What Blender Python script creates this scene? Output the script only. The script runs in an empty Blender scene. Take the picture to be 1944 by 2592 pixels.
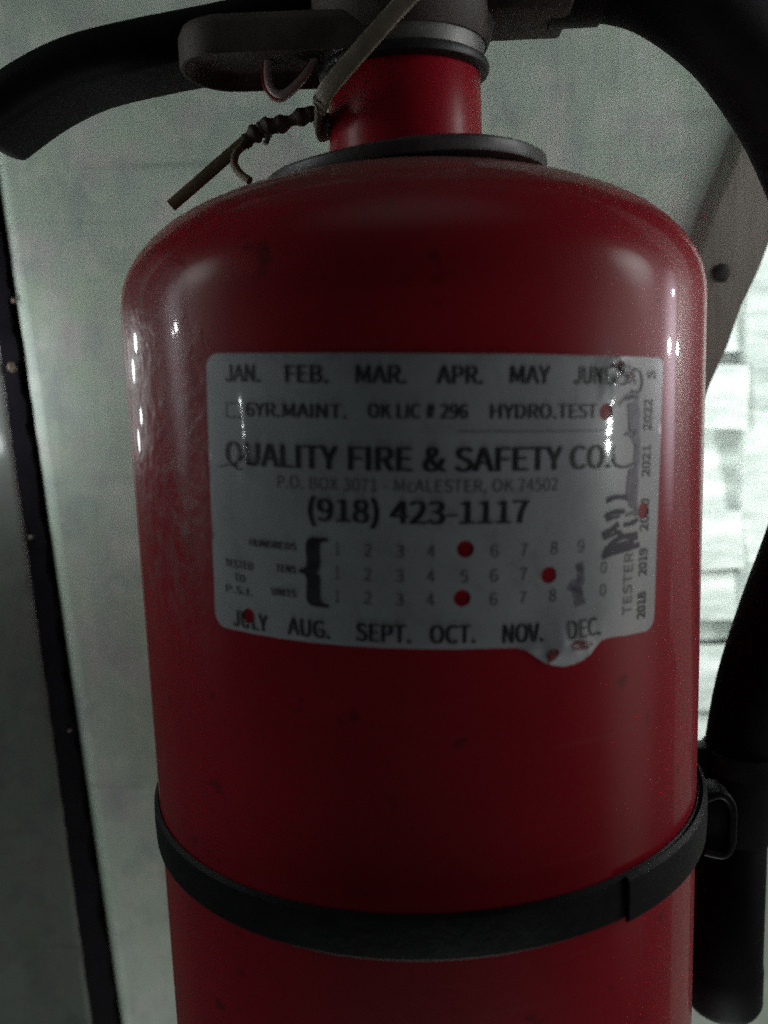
import bpy, bmesh, json, math, random
from mathutils import Vector, Matrix, noise
from mathutils.geometry import delaunay_2d_cdt

random.seed(7)
S = bpy.context.scene
COL = S.collection
R = 0.0635                      # radius of the extinguisher's body; layout below is in units of R

# ------------------------------------------------------------------ camera
cd = bpy.data.cameras.new('Camera')
cam = bpy.data.objects.new('Camera', cd)
COL.objects.link(cam)
right = Vector((0.99887793, 0.03195188, -0.03495662))
up = Vector((0.02954318, 0.15649826, 0.98723629))
fwd = Vector((-0.03701471, 0.98716127, -0.1553787))
cam.matrix_world = Matrix(((right.x, up.x, -fwd.x, 0.0),
                           (right.y, up.y, -fwd.y, -3.22584 * R),
                           (right.z, up.z, -fwd.z, 0.0),
                           (0, 0, 0, 1)))
cd.sensor_fit = 'VERTICAL'
cd.sensor_height = 24.0
cd.lens = 24.0 * 2221.67 / 2592.0
cd.clip_start = 0.005
cd.clip_end = 50.0
cd.dof.use_dof = True
cd.dof.focus_distance = 0.20
cd.dof.aperture_fstop = 8.0
S.camera = cam

# ------------------------------------------------------------------ world, lamps, exposure
w = bpy.data.worlds.new('World')
S.world = w
w.use_nodes = True
w.node_tree.nodes['Background'].inputs[0].default_value = (0.90, 0.97, 1.0, 1)
w.node_tree.nodes['Background'].inputs[1].default_value = 0.024


def area(name, loc, target, sx, sy, power, color, spread=180):
    l = bpy.data.lights.new(name, 'AREA')
    l.shape = 'RECTANGLE'
    l.size, l.size_y = sx, sy
    l.energy = power
    l.color = color
    l.spread = math.radians(spread)
    # emission fades from the middle to the edges, to soften the lamps' reflections
    l.use_nodes = True
    nt = l.node_tree
    em = nt.nodes['Emission']
    geo = nt.nodes.new('ShaderNodeNewGeometry')
    vm = nt.nodes.new('ShaderNodeVectorMath')
    vm.operation = 'DISTANCE'
    vm.inputs[1].default_value = (0.5, 0.5, 0.0)
    nt.links.new(geo.outputs['Parametric'], vm.inputs[0])
    mr = nt.nodes.new('ShaderNodeMapRange')
    mr.interpolation_type = 'SMOOTHSTEP'
    mr.inputs['From Min'].default_value = 0.5
    mr.inputs['From Max'].default_value = 0.0
    mr.inputs['To Min'].default_value = 0.0
    mr.inputs['To Max'].default_value = 4.2
    nt.links.new(vm.outputs['Value'], mr.inputs['Value'])
    nt.links.new(mr.outputs['Result'], em.inputs['Strength'])
    o = bpy.data.objects.new(name, l)
    COL.objects.link(o)
    o.location = loc
    o.rotation_euler = (Vector(target) - Vector(loc)).to_track_quat('-Z', 'Y').to_euler()
    return o


def bulb(name, loc, radius, power, color=(1, 1, 1)):
    l = bpy.data.lights.new(name, 'POINT')
    l.energy = power
    l.shadow_soft_size = radius
    l.color = color
    o = bpy.data.objects.new(name, l)
    COL.objects.link(o)
    o.location = loc
    return o


area('window_left', (-0.60, -0.06, 0.10), (-0.06, 0.0, 0.0), 0.50, 0.90, 0.16, (0.88, 1.0, 0.97))
area('sheen_fill_left', (-0.56, 0.02, 0.05), (-0.06, 0.0, 0.0), 0.16, 0.34, 0.12, (0.95, 0.93, 1.0))  # unseen lamp added for the sheen on the left flank
area('window_right', (0.62, -0.07, -0.05), (0.05, 0.0, -0.08), 0.50, 1.20, 0.40, (1.0, 0.90, 0.80))
area('sheen_fill_right', (0.60, 0.165, 0.01), (0.05, 0.0, 0.0), 0.17, 0.34, 0.40, (1.0, 0.88, 1.0))  # its added counterpart, giving the right flank a sheen
area('top_fill', (0.02, -0.13, 0.85), (0.0, 0.06, 0.0), 1.2, 0.8, 0.18, (0.90, 1.0, 0.96))  # unseen fill from above, added to light the wall
area('wall_fill_right', (0.40, 0.015, 0.15), (0.075, 0.086, 0.085), 0.30, 0.30, 0.105, (0.93, 1.0, 0.99), 45)  # added fill that brightens the upper right wall
area('wall_fill_left', (-0.42, 0.0, 0.18), (-0.09, 0.086, 0.07), 0.30, 0.30, 0.042, (0.92, 1.0, 0.93), 45)  # added fill that brightens the upper left wall
area('low_fill', (-0.08, -0.075, -0.85), (-0.06, 0.06, 0.0), 0.50, 0.28, 2.0, (0.91, 1.0, 0.91))  # unseen lamp added below to lift the wall, sparing the dome
area('low_fill_right', (0.14, -0.10, -0.85), (0.09, 0.06, 0.0), 0.40, 0.28, 2.0, (0.93, 1.0, 0.97))  # second added lamp from below, for the wall at right
area('board_fill_right', (0.33, 0.135, 0.02), (0.16, 0.25, -0.05), 0.07, 0.40, 0.60, (0.90, 1.0, 0.96), 160)  # unseen lamp added to brighten the white boards
area('board_fill_left', (0.02, 0.135, -0.02), (0.17, 0.25, -0.05), 0.07, 0.40, 0.36, (0.90, 1.0, 0.97), 160)  # added from the other side to lift the boards' dark gaps
for p, r, e in [((0.42, -0.160, -0.004), 0.0060, 0.14), ((0.42, -0.160, -0.042), 0.0085, 0.34),
                ((0.298, 0.042, 0.008), 0.0030, 0.11), ((0.300, 0.076, 0.007), 0.0028, 0.09), ((0.300, 0.055, 0.038), 0.0022, 0.05),
                ((-0.54, 0.006, 0.042), 0.0050, 0.20), ((-0.50, 0.020, 0.034), 0.003, 0.03),
                ((-0.486, -0.258, -0.020), 0.0040, 0.08),
                ((-0.150, 0.066, 0.004), 0.0040, 0.016), ((-0.151, 0.067, -0.020), 0.0040, 0.010),
                ((-0.166, 0.060, 0.014), 0.0035, 0.026), ((-0.168, 0.062, -0.012), 0.0030, 0.014)]:
    bulb('glint_light', p, r, e, (0.95, 1.0, 1.0))  # unseen point lamps added to make the small glints

S.view_settings.view_transform = 'Standard'
S.view_settings.look = 'None'
S.view_settings.exposure = -0.12
S.view_settings.gamma = 1.0
S.render.engine = 'CYCLES'
S.cycles.use_denoising = False        # leave the grain of a dim hand-held picture


# ------------------------------------------------------------------ materials
def mat(name):
    m = bpy.data.materials.new(name)
    m.use_nodes = True
    nt = m.node_tree
    return m, nt, nt.nodes['Principled BSDF']


def N(nt, t, **kw):
    n = nt.nodes.new(t)
    for k, v in kw.items():
        if k in n.inputs:
            n.inputs[k].default_value = v
        else:
            setattr(n, k, v)
    return n


def noise_node(nt, scale, detail=4, rough=0.55, stretch=(1, 1, 1)):
    tc = N(nt, 'ShaderNodeTexCoord')
    mp = N(nt, 'ShaderNodeMapping')
    mp.inputs['Scale'].default_value = stretch
    nt.links.new(tc.outputs['Object'], mp.inputs['Vector'])
    n = N(nt, 'ShaderNodeTexNoise')
    n.inputs['Scale'].default_value = scale
    n.inputs['Detail'].default_value = detail
    n.inputs['Roughness'].default_value = rough
    nt.links.new(mp.outputs['Vector'], n.inputs['Vector'])
    return n


def ramp(nt, src, p0, c0, p1, c1):
    r = N(nt, 'ShaderNodeValToRGB')
    r.color_ramp.elements[0].position = p0
    r.color_ramp.elements[0].color = (*c0, 1) if len(c0) == 3 else c0
    r.color_ramp.elements[1].position = p1
    r.color_ramp.elements[1].color = (*c1, 1) if len(c1) == 3 else c1
    nt.links.new(src, r.inputs['Fac'])
    return r


def mix(nt, fac, a, b, blend='MIX'):
    m = N(nt, 'ShaderNodeMix', data_type='RGBA', blend_type=blend)
    col = [s for s in m.inputs if s.type == 'RGBA']
    facs = [s for s in m.inputs if s.name == 'Factor' and s.type == 'VALUE']
    for sock, v in ((facs[0], fac), (col[0], a), (col[1], b)):
        if hasattr(v, 'is_linked'):
            nt.links.new(v, sock)
        elif isinstance(v, (int, float)):
            sock.default_value = v
        else:
            sock.default_value = (*v, 1)
    return [s for s in m.outputs if s.type == 'RGBA'][0]


def bump(nt, bs, height, strength, dist):
    b = N(nt, 'ShaderNodeBump')
    b.inputs['Strength'].default_value = strength
    b.inputs['Distance'].default_value = dist
    nt.links.new(height, b.inputs['Height'])
    nt.links.new(b.outputs['Normal'], bs.inputs['Normal'])
    return b


def simple(name, c0, c1, rough=0.5, scale=200, stretch=(1, 1, 1), metallic=0.0, bump_s=0.15, bump_d=0.0003, rvar=0.12):
    m, nt, bs = mat(name)
    n = noise_node(nt, scale, 6, 0.65, stretch)
    r = ramp(nt, n.outputs['Fac'], 0.32, c0, 0.68, c1)
    nt.links.new(r.outputs['Color'], bs.inputs['Base Color'])
    mr = N(nt, 'ShaderNodeMapRange')
    mr.inputs['To Min'].default_value = max(rough - rvar, 0.03)
    mr.inputs['To Max'].default_value = min(rough + rvar, 1)
    nt.links.new(n.outputs['Fac'], mr.inputs['Value'])
    nt.links.new(mr.outputs['Result'], bs.inputs['Roughness'])
    bs.inputs['Metallic'].default_value = metallic
    if bump_s:
        n2 = noise_node(nt, scale * 4, 4, 0.6, stretch)
        bump(nt, bs, n2.outputs['Fac'], bump_s, bump_d)
    return m


def math_node(nt, op, a, b=None, clamp=False):
    n = N(nt, 'ShaderNodeMath', operation=op, use_clamp=clamp)
    for i, v in enumerate((a, b)):
        if v is None:
            continue
        if hasattr(v, 'is_linked'):
            nt.links.new(v, n.inputs[i])
        else:
            n.inputs[i].default_value = v
    return n.outputs[0]


def red_paint(name, worn=True):
    m, nt, bs = mat(name)
    n = noise_node(nt, 26, 6, 0.6)
    base = ramp(nt, n.outputs['Fac'], 0.3, (0.28, 0.0032, 0.013), 0.7, (0.36, 0.0055, 0.018)).outputs['Color']
    # dark specks and scuffs
    sp = noise_node(nt, 150, 3, 0.5)
    spm = ramp(nt, sp.outputs['Fac'], 0.66, (0, 0, 0), 0.73, (1, 1, 1)).outputs['Color']
    base = mix(nt, math_node(nt, 'MULTIPLY', spm, 0.55), base, (0.05, 0.004, 0.006))
    # settled grey dust on whatever faces up
    geo = N(nt, 'ShaderNodeNewGeometry')
    sx = N(nt, 'ShaderNodeSeparateXYZ')
    nt.links.new(geo.outputs['True Normal'], sx.inputs[0])
    dn = noise_node(nt, 90, 6, 0.7)
    up_ = N(nt, 'ShaderNodeMapRange')
    up_.inputs['From Min'].default_value = 0.74
    up_.inputs['From Max'].default_value = 0.97
    nt.links.new(sx.outputs['Z'], up_.inputs['Value'])
    dust = math_node(nt, 'MULTIPLY', up_.outputs['Result'], math_node(nt, 'ADD', dn.outputs['Fac'], 0.12), True)
    base = mix(nt, dust, base, (0.15, 0.12, 0.10))
    rough = math_node(nt, 'ADD', math_node(nt, 'MULTIPLY', n.outputs['Fac'], 0.18), 0.30)
    rough = math_node(nt, 'ADD', rough, math_node(nt, 'MULTIPLY', dust, 0.5), True)
    if worn:
        # the battered, scuffed patch on the left flank beside the label
        tc = N(nt, 'ShaderNodeTexCoord')
        s2 = N(nt, 'ShaderNodeSeparateXYZ')
        nt.links.new(tc.outputs['Object'], s2.inputs[0])
        ang = math_node(nt, 'ARCTAN2', s2.outputs['X'], math_node(nt, 'MULTIPLY', s2.outputs['Y'], -1.0))
        da = math_node(nt, 'DIVIDE', math_node(nt, 'ADD', ang, 0.86), 0.30)
        dz = math_node(nt, 'DIVIDE', math_node(nt, 'ADD', s2.outputs['Z'], 0.016), 0.036)
        d2 = math_node(nt, 'ADD', math_node(nt, 'POWER', math_node(nt, 'ABSOLUTE', da), 2.0), math_node(nt, 'POWER', math_node(nt, 'ABSOLUTE', dz), 2.0))
        wn = noise_node(nt, 120, 4, 0.6)
        d2 = math_node(nt, 'ADD', d2, math_node(nt, 'MULTIPLY', math_node(nt, 'SUBTRACT', wn.outputs['Fac'], 0.5), 1.6))
        mr = N(nt, 'ShaderNodeMapRange')
        mr.inputs['From Min'].default_value = 1.25
        mr.inputs['From Max'].default_value = 0.35
        nt.links.new(d2, mr.inputs['Value'])
        mask = mr.outputs['Result']
        gr = noise_node(nt, 330, 5, 0.65, (1, 1, 0.6))
        scuff = ramp(nt, gr.outputs['Fac'], 0.42, (0, 0, 0), 0.66, (1, 1, 1)).outputs['Color']
        fac = math_node(nt, 'MULTIPLY', math_node(nt, 'MULTIPLY', mask, scuff), 0.42)
        base = mix(nt, fac, base, (0.24, 0.17, 0.16))
        dents = noise_node(nt, 170, 2, 0.5)
        bh = math_node(nt, 'MULTIPLY', math_node(nt, 'ADD', dents.outputs['Fac'], math_node(nt, 'MULTIPLY', gr.outputs['Fac'], 0.25)), mask)
        fine = noise_node(nt, 60, 2, 0.4)
        bh = math_node(nt, 'ADD', bh, math_node(nt, 'MULTIPLY', fine.outputs['Fac'], 0.10))
        bump(nt, bs, bh, 0.55, 0.0011)
    ns = noise_node(nt, 1700, 2, 0.6)
    fs_ = ramp(nt, ns.outputs['Fac'], 0.50, (0, 0, 0), 0.74, (1, 1, 1)).outputs['Color']
    base = mix(nt, math_node(nt, 'MULTIPLY', fs_, 0.10), base, (0.20, 0.13, 0.12))
    for st_ in ((1, 1, 0.04), (0.05, 0.05, 1)):
        nl = noise_node(nt, 420, 3, 0.6, st_)
        fl = ramp(nt, nl.outputs['Fac'], 0.66, (0, 0, 0), 0.74, (1, 1, 1)).outputs['Color']
        base = mix(nt, math_node(nt, 'MULTIPLY', fl, 0.10), base, (0.34, 0.10, 0.09))
    nt.links.new(base, bs.inputs['Base Color'])
    nt.links.new(rough, bs.inputs['Roughness'])
    bs.inputs['Coat Weight'].default_value = 0.28
    bs.inputs['Coat Roughness'].default_value = 0.055
    bs.inputs['Specular IOR Level'].default_value = 0.17
    if not worn:
        bs.inputs['Coat Weight'].default_value = 0.05
    return m


M = {}
M['red'] = red_paint('red_paint')
M['red_neck'] = red_paint('red_neck_paint', False)
M['black_rubber'] = simple('black_rubber', (0.0022, 0.0018, 0.003), (0.005, 0.0042, 0.0062), 0.6, 160, bump_s=0.2)
M['black_rubber'].node_tree.nodes['Principled BSDF'].inputs['Specular IOR Level'].default_value = 0.10
M['hose'] = simple('hose_rubber', (0.0028, 0.0022, 0.0042), (0.0060, 0.0050, 0.0080), 0.65, 160, bump_s=0.15)
M['dirty_metal'] = simple('dirty_metal', (0.028, 0.020, 0.019), (0.085, 0.064, 0.056), 0.65, 130, metallic=0.1, bump_s=0.3)
for k_ in ('hose',):
    M[k_].node_tree.nodes['Principled BSDF'].inputs['Specular IOR Level'].default_value = 0.12
M['aluminium'] = simple('aluminium', (0.10, 0.097, 0.094), (0.26, 0.25, 0.245), 0.5, 140, metallic=0.6)
M['oring'] = simple('o_ring', (0.006, 0.006, 0.006), (0.015, 0.013, 0.013), 0.5, 200)
M['collar'] = simple('collar_plastic', (0.022, 0.018, 0.020), (0.065, 0.054, 0.054), 0.42, 120)
M['strap'] = simple('strap_steel', (0.0042, 0.0040, 0.0052), (0.011, 0.0105, 0.0125), 0.50, 110, bump_s=0.25)
M['strap'].node_tree.nodes['Principled BSDF'].inputs['Specular IOR Level'].default_value = 0.15
M['worn_edge'] = simple('worn_edge', (0.006, 0.0055, 0.006), (0.030, 0.026, 0.027), 0.6, 240)
M['tie'] = simple('tie_plastic', (0.17, 0.14, 0.105), (0.28, 0.235, 0.18), 0.35, 170)
M['tie_dark'] = simple('tie_dirty', (0.060, 0.044, 0.034), (0.20, 0.145, 0.10), 0.6, 260)
M['tail'] = simple('tail_strip', (0.13, 0.098, 0.055), (0.25, 0.19, 0.11), 0.55, 220)
M['seal_red'] = simple('seal_red', (0.36, 0.010, 0.02), (0.50, 0.02, 0.03), 0.35, 150)
M['seal_pink'] = simple('seal_pale', (0.80, 0.66, 0.65), (0.88, 0.76, 0.74), 0.35, 150)
M['ink'] = simple('print_ink', (0.012, 0.011, 0.016), (0.045, 0.042, 0.050), 0.45, 500, bump_s=0)
M['ink_thin'] = simple('print_ink_thin', (0.04, 0.038, 0.047), (0.12, 0.115, 0.13), 0.45, 700, bump_s=0)
M['marker'] = simple('marker_ink', (0.008, 0.005, 0.018), (0.035, 0.028, 0.055), 0.5, 420, bump_s=0)
M['marker_faint'] = simple('marker_smear', (0.055, 0.048, 0.085), (0.24, 0.23, 0.27), 0.4, 650, bump_s=0)
M['tear_red'] = simple('torn_patch', (0.12, 0.012, 0.016), (0.22, 0.03, 0.03), 0.5, 300, bump_s=0.2)
M['gap_shade'] = simple('gap_shade_black', (0.004, 0.003, 0.006), (0.011, 0.009, 0.013), 0.9, 60)  # near-black standing for shade inside the gap
M['gap_shade'].node_tree.nodes['Principled BSDF'].inputs['Specular IOR Level'].default_value = 0.1
M['brace'] = simple('brace_wood', (0.17, 0.148, 0.13), (0.27, 0.24, 0.21), 0.7, 60, (3, 3, 0.35), bump_s=0.3)
M['white_board'] = simple('white_board', (0.30, 0.33, 0.32), (0.80, 0.82, 0.79), 0.5, 40, (0.5, 1, 2), bump_s=0.3)
M['screw'] = simple('screw_head', (0.02, 0.018, 0.017), (0.05, 0.045, 0.04), 0.5, 300, metallic=0.5)


def label_mat():
    m, nt, bs = mat('sticker_vinyl')
    n = noise_node(nt, 40, 6, 0.65)
    base = ramp(nt, n.outputs['Fac'], 0.28, (0.32, 0.335, 0.355), 0.62, (0.43, 0.45, 0.475)).outputs['Color']
    s = noise_node(nt, 170, 5, 0.7)
    sm = ramp(nt, s.outputs['Fac'], 0.56, (0, 0, 0), 0.72, (1, 1, 1)).outputs['Color']
    base = mix(nt, math_node(nt, 'MULTIPLY', sm, 0.35), base, (0.17, 0.165, 0.16))
    g2 = noise_node(nt, 16, 4, 0.6, (1, 1, 0.5))
    gm = ramp(nt, g2.outputs['Fac'], 0.45, (0, 0, 0), 0.75, (1, 1, 1)).outputs['Color']
    base = mix(nt, math_node(nt, 'MULTIPLY', gm, 0.30), base, (0.22, 0.23, 0.22))
    ns = noise_node(nt, 1900, 2, 0.6)
    fs_ = ramp(nt, ns.outputs['Fac'], 0.45, (0, 0, 0), 0.74, (1, 1, 1)).outputs['Color']
    base = mix(nt, math_node(nt, 'MULTIPLY', fs_, 0.25), base, (0.17, 0.17, 0.175))
    nt.links.new(base, bs.inputs['Base Color'])
    bs.inputs['Roughness'].default_value = 0.32
    bs.inputs['Coat Weight'].default_value = 0.6
    bs.inputs['Coat Roughness'].default_value = 0.06
    b = noise_node(nt, 75, 3, 0.5, (1, 1, 0.6))
    bump(nt, bs, b.outputs['Fac'], 0.22, 0.0004)
    return m


def wall_mat(name, a, b, rough, tint, streak=1.0):
    m, nt, bs = mat(name)
    n1 = noise_node(nt, 9, 6, 0.6)
    base = ramp(nt, n1.outputs['Fac'], 0.3, a, 0.7, b).outputs['Color']
    n2 = noise_node(nt, 36, 6, 0.7, (1, 1, 0.45))
    f2 = ramp(nt, n2.outputs['Fac'], 0.48, (0, 0, 0), 0.70, (1, 1, 1)).outputs['Color']
    base = mix(nt, math_node(nt, 'MULTIPLY', f2, 0.42), base, tint)
    # fine vertical grain and faint sideways scratches
    n3 = noise_node(nt, 420, 4, 0.6, (1, 1, 0.035))
    f3 = ramp(nt, n3.outputs['Fac'], 0.45, (0, 0, 0), 0.75, (1, 1, 1)).outputs['Color']
    base = mix(nt, math_node(nt, 'MULTIPLY', f3, 0.15 * streak), base, tuple(c * 0.55 for c in a))
    n4 = noise_node(nt, 150, 3, 0.6, (0.05, 1, 1))
    f4 = ramp(nt, n4.outputs['Fac'], 0.60, (0, 0, 0), 0.70, (1, 1, 1)).outputs['Color']
    base = mix(nt, math_node(nt, 'MULTIPLY', f4, 0.45 * streak), base, tuple(c * 0.5 for c in a))
    for sc_, tint_, lo, hi, am in ((55, (0.50, 0.62, 0.47), 0.47, 0.62, 0.7), (47, (0.62, 0.54, 0.57), 0.50, 0.64, 0.6), (70, (0.36, 0.40, 0.42), 0.50, 0.66, 0.55), (110, (0.72, 0.73, 0.68), 0.52, 0.66, 0.5), (28, (0.74, 0.78, 0.75), 0.52, 0.70, 0.6)):
        nb = noise_node(nt, sc_, 5, 0.62, (1, 1, 0.8))
        fb = ramp(nt, nb.outputs['Fac'], lo, (0, 0, 0), hi, (1, 1, 1)).outputs['Color']
        k_ = a[1] / 0.56
        base = mix(nt, math_node(nt, 'MULTIPLY', fb, am), base, tuple(c * k_ for c in tint_))
    ns = noise_node(nt, 1900, 2, 0.6)
    fs_ = ramp(nt, ns.outputs['Fac'], 0.42, (0, 0, 0), 0.72, (1, 1, 1)).outputs['Color']
    base = mix(nt, math_node(nt, 'MULTIPLY', fs_, 0.30), base, tuple(c * 0.55 for c in a))
    nt.links.new(base, bs.inputs['Base Color'])
    bs.inputs['Roughness'].default_value = rough
    n5 = noise_node(nt, 260, 4, 0.6, (1, 1, 0.12))
    bump(nt, bs, n5.outputs['Fac'], 0.25, 0.0005)
    return m


M['label'] = label_mat()
M['wall'] = wall_mat('pale_wall', (0.465, 0.565, 0.48), (0.60, 0.70, 0.615), 0.6, (0.47, 0.46, 0.45))
M['panel'] = wall_mat('grey_panel', (0.11, 0.125, 0.115), (0.16, 0.18, 0.165), 0.22, (0.10, 0.10, 0.095), 0.7)


# ------------------------------------------------------------------ builders
def obj(name, me, m, parent=None, smooth=True, ang=35):
    if isinstance(me, bmesh.types.BMesh):
        bm = me
        bmesh.ops.recalc_face_normals(bm, faces=bm.faces)
        me = bpy.data.meshes.new(name)
        bm.to_mesh(me)
        bm.free()
    if smooth:
        me.polygons.foreach_set('use_smooth', [True] * len(me.polygons))
        try:
            me.set_sharp_from_angle(angle=math.radians(ang))
        except Exception:
            pass
    me.materials.append(m)
    o = bpy.data.objects.new(name, me)
    COL.objects.link(o)
    if parent:
        o.parent = parent
    return o


def empty(name, loc, label, cat):
    o = bpy.data.objects.new(name, None)
    COL.objects.link(o)
    o.location = loc
    o.empty_display_size = 0.01
    o['label'] = label
    o['category'] = cat
    return o


def lathe(profile, seg=96, a0=0.0, a1=2 * math.pi, close=True):
    """profile in R units; revolves around Z."""
    bm = bmesh.new()
    full = abs(a1 - a0 - 2 * math.pi) < 1e-6
    n = seg if full else seg + 1
    rings = []
    for i in range(n):
        a = a0 + (a1 - a0) * i / seg
        rings.append([bm.verts.new((math.sin(a) * r * R, -math.cos(a) * r * R, z * R)) for r, z in profile])
    m = len(profile)
    for i in range(seg):
        A, B = rings[i], rings[(i + 1) % n]
        for j in range(m - 1 if not close else m):
            k = (j + 1) % m
            vs = [A[j], B[j], B[k], A[k]]
            try:
                bm.faces.new(vs)
            except ValueError:
                pass
    if not full and close:
        bm.faces.new(rings[0])
        bm.faces.new(rings[-1])
    bmesh.ops.remove_doubles(bm, verts=bm.verts, dist=1e-7)
    return bm


def catmull(pts, sub=8):
    out = []
    P = [Vector(p) for p in pts]
    P = [2 * P[0] - P[1]] + P + [2 * P[-1] - P[-2]]
    for i in range(1, len(P) - 2):
        for s in range(sub):
            t = s / sub
            p0, p1, p2, p3 = P[i - 1:i + 3]
            out.append(0.5 * ((2 * p1) + (p2 - p0) * t + (2 * p0 - 5 * p1 + 4 * p2 - p3) * t * t + (3 * p1 - p0 - 3 * p2 + p3) * t ** 3))
    out.append(P[-2])
    return out


def sweep(pts, section, upv=(0, 1, 0), scale=None, bm=None, sub=8, twist=0.0):
    """Sweep a closed 2D section (a along side, b along up; R units) along a smooth path (R units)."""
    bm = bm or bmesh.new()
    C = catmull(pts, sub) if sub > 1 else [Vector(p) for p in pts]
    rings = []
    U = Vector(upv)
    n = len(C)
    for i, c in enumerate(C):
        t = (C[min(i + 1, n - 1)] - C[max(i - 1, 0)]).normalized()
        side = t.cross(U)
        if side.length < 1e-4:
            side = t.cross(Vector((0.3, 0.1, 1)))
        side.normalize()
        upn = side.cross(t).normalized()
        f = i / (n - 1)
        k = scale(f) if scale else 1.0
        ca, sa = math.cos(twist * f), math.sin(twist * f)
        rings.append([bm.verts.new((c + (side * (a * ca - b * sa) + upn * (a * sa + b * ca)) * k) * R) for a, b in section])
    m = len(section)
    for i in range(n - 1):
        for j in range(m):
            k = (j + 1) % m
            bm.faces.new([rings[i][j], rings[i][k], rings[i + 1][k], rings[i + 1][j]])
    bm.faces.new(rings[0][::-1])
    bm.faces.new(rings[-1])
    return bm


def circle(r, n=16):
    return [(r * math.cos(2 * math.pi * i / n), r * math.sin(2 * math.pi * i / n)) for i in range(n)]


def rrect(wd, ht, rad, n=4):
    out = []
    for cx, cy, a0 in ((wd / 2 - rad, ht / 2 - rad, 0), (-wd / 2 + rad, ht / 2 - rad, 90), (-wd / 2 + rad, -ht / 2 + rad, 180), (wd / 2 - rad, -ht / 2 + rad, 270)):
        for i in range(n + 1):
            a = math.radians(a0 + 90 * i / n)
            out.append((cx + rad * math.cos(a), cy + rad * math.sin(a)))
    return out


def prism(poly, y0, y1):
    """poly of (x,z) in R units extruded along Y."""
    bm = bmesh.new()
    A = [bm.verts.new((x * R, y0 * R, z * R)) for x, z in poly]
    B = [bm.verts.new((x * R, y1 * R, z * R)) for x, z in poly]
    bm.faces.new(A)
    bm.faces.new(B[::-1])
    for i in range(len(poly)):
        k = (i + 1) % len(poly)
        bm.faces.new([A[i], B[i], B[k], A[k]])
    return bm


def boxbm(x0, x1, y0, y1, z0, z1, bev=0.0, seg=2):
    bm = prism([(x0, z0), (x1, z0), (x1, z1), (x0, z1)], y0, y1)
    if bev:
        bmesh.ops.bevel(bm, geom=bm.edges[:], offset=bev * R, segments=seg, affect='EDGES', profile=0.6)
    return bm


# ------------------------------------------------------------------ the setting: wall, gap, opening
WY = 1.35


def structure(o):
    o['kind'] = 'structure'
    return o


wall_poly = [(-2.043 - 0.05 * 3.4, 3.4), (-2.043 + 0.05 * 6.0, -6.0), (4.5, -6.0), (4.5, -2.30), (1.30, -2.30), (1.16, -0.62),
             (1.50, 0.36), (1.76, 1.02), (2.66, 3.40)]
wall = obj('wall', prism(wall_poly, WY, WY + 0.24), M['wall'], None, True, 30)
bv = wall.modifiers.new('rounded_edge', 'BEVEL')
bv.width = 0.10 * R
bv.segments = 4
bv.limit_method = 'ANGLE'
structure(wall)
cav = obj('gap_shade_backing', boxbm(-2.6, -1.4, WY + 0.5, WY + 0.6, -6.0, 3.4), M['gap_shade'], None, False)  # near-black sheet added behind the gap to paint its shade
structure(cav)

pnl_poly = [(-2.128 - 0.036 * 3.4, 3.4), (-4.2, 3.4), (-4.2, -6.0), (-2.128 + 0.036 * 6.0, -6.0)]
bm = prism(pnl_poly, WY - 0.01, WY + 0.30)
side = obj('side_panel', bm, M['panel'], None, True, 30)
bv = side.modifiers.new('rounded_edge', 'BEVEL')
bv.width = 0.035 * R
bv.segments = 4
bv.limit_method = 'ANGLE'
side['label'] = 'grey glossy upright panel beyond the dark gap at the left edge'
side['category'] = 'panel'

# near-black strip that paints the gap's shade, ragged along both edges, with a few crumbs of paint and filler on it
rj = random.Random(11)
left_e, right_e = [], []
zz = 3.4
while zz > -6.0:
    left_e.append((-2.135 - 0.036 * zz + rj.uniform(-0.008, 0.010), zz))
    right_e.append((-2.050 - 0.05 * zz + rj.uniform(-0.012, 0.012), zz))
    zz -= rj.uniform(0.035, 0.11)
joint = obj('gap_shade_strip', prism(left_e[::-1] + right_e, WY + 0.004, WY + 0.12), M['gap_shade'], None, True, 30)
structure(joint)
for x, z, r in [(-2.085, 0.10, 0.026), (-2.075, -0.80, 0.014), (-2.045, 0.44, 0.012), (-1.965, -1.9, 0.010)]:
    bm = bmesh.new()
    bmesh.ops.create_icosphere(bm, subdivisions=2, radius=r * R)
    for v in bm.verts:
        v.co *= 1 + 0.6 * noise.noise(v.co * 900 + Vector((x, z, 0)) * 50)
        v.co += Vector((x * R, (WY + 0.004) * R, z * R))
    obj('filler_crumb', bm, M['tie_dark'], joint)

# the white boards seen through the opening on the right, some way behind the wall
BY = 4.0
ret = obj('lamp_blocker', prism([(2.16, -2.28), (5.3, -2.28), (5.3, 3.4), (2.75, 3.4), (2.16, 1.85)], WY, WY + 0.24), M['wall'], None, True, 30)  # unseen wall piece added to keep the boards' lamp off the body
structure(ret)
far = obj('far_wall', boxbm(1.3, 6.2, BY + 0.16, BY + 0.26, -5.0, 4.0), M['white_board'], None, False)
structure(far)
z = -4.4
while z < 2.8:
    h = random.uniform(0.26, 0.44)
    bm = boxbm(1.45, 2.66, -0.02, 0.02, -h / 2 - 0.06, h / 2 + 0.06, 0.008)
    o = obj('board', bm, M['white_board'], far, True)
    o.location = (0, BY * R, (z + h / 2) * R)
    o.rotation_euler = (math.radians(random.uniform(-7, -2)), math.radians(random.uniform(-3.0, 3.0)), math.radians(random.uniform(-3, 3)))
    z += h
obj('corner_board', boxbm(2.64, 3.9, BY - 0.075, BY + 0.12, -5.0, 4.0, 0.02), M['white_board'], far, True)

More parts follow.
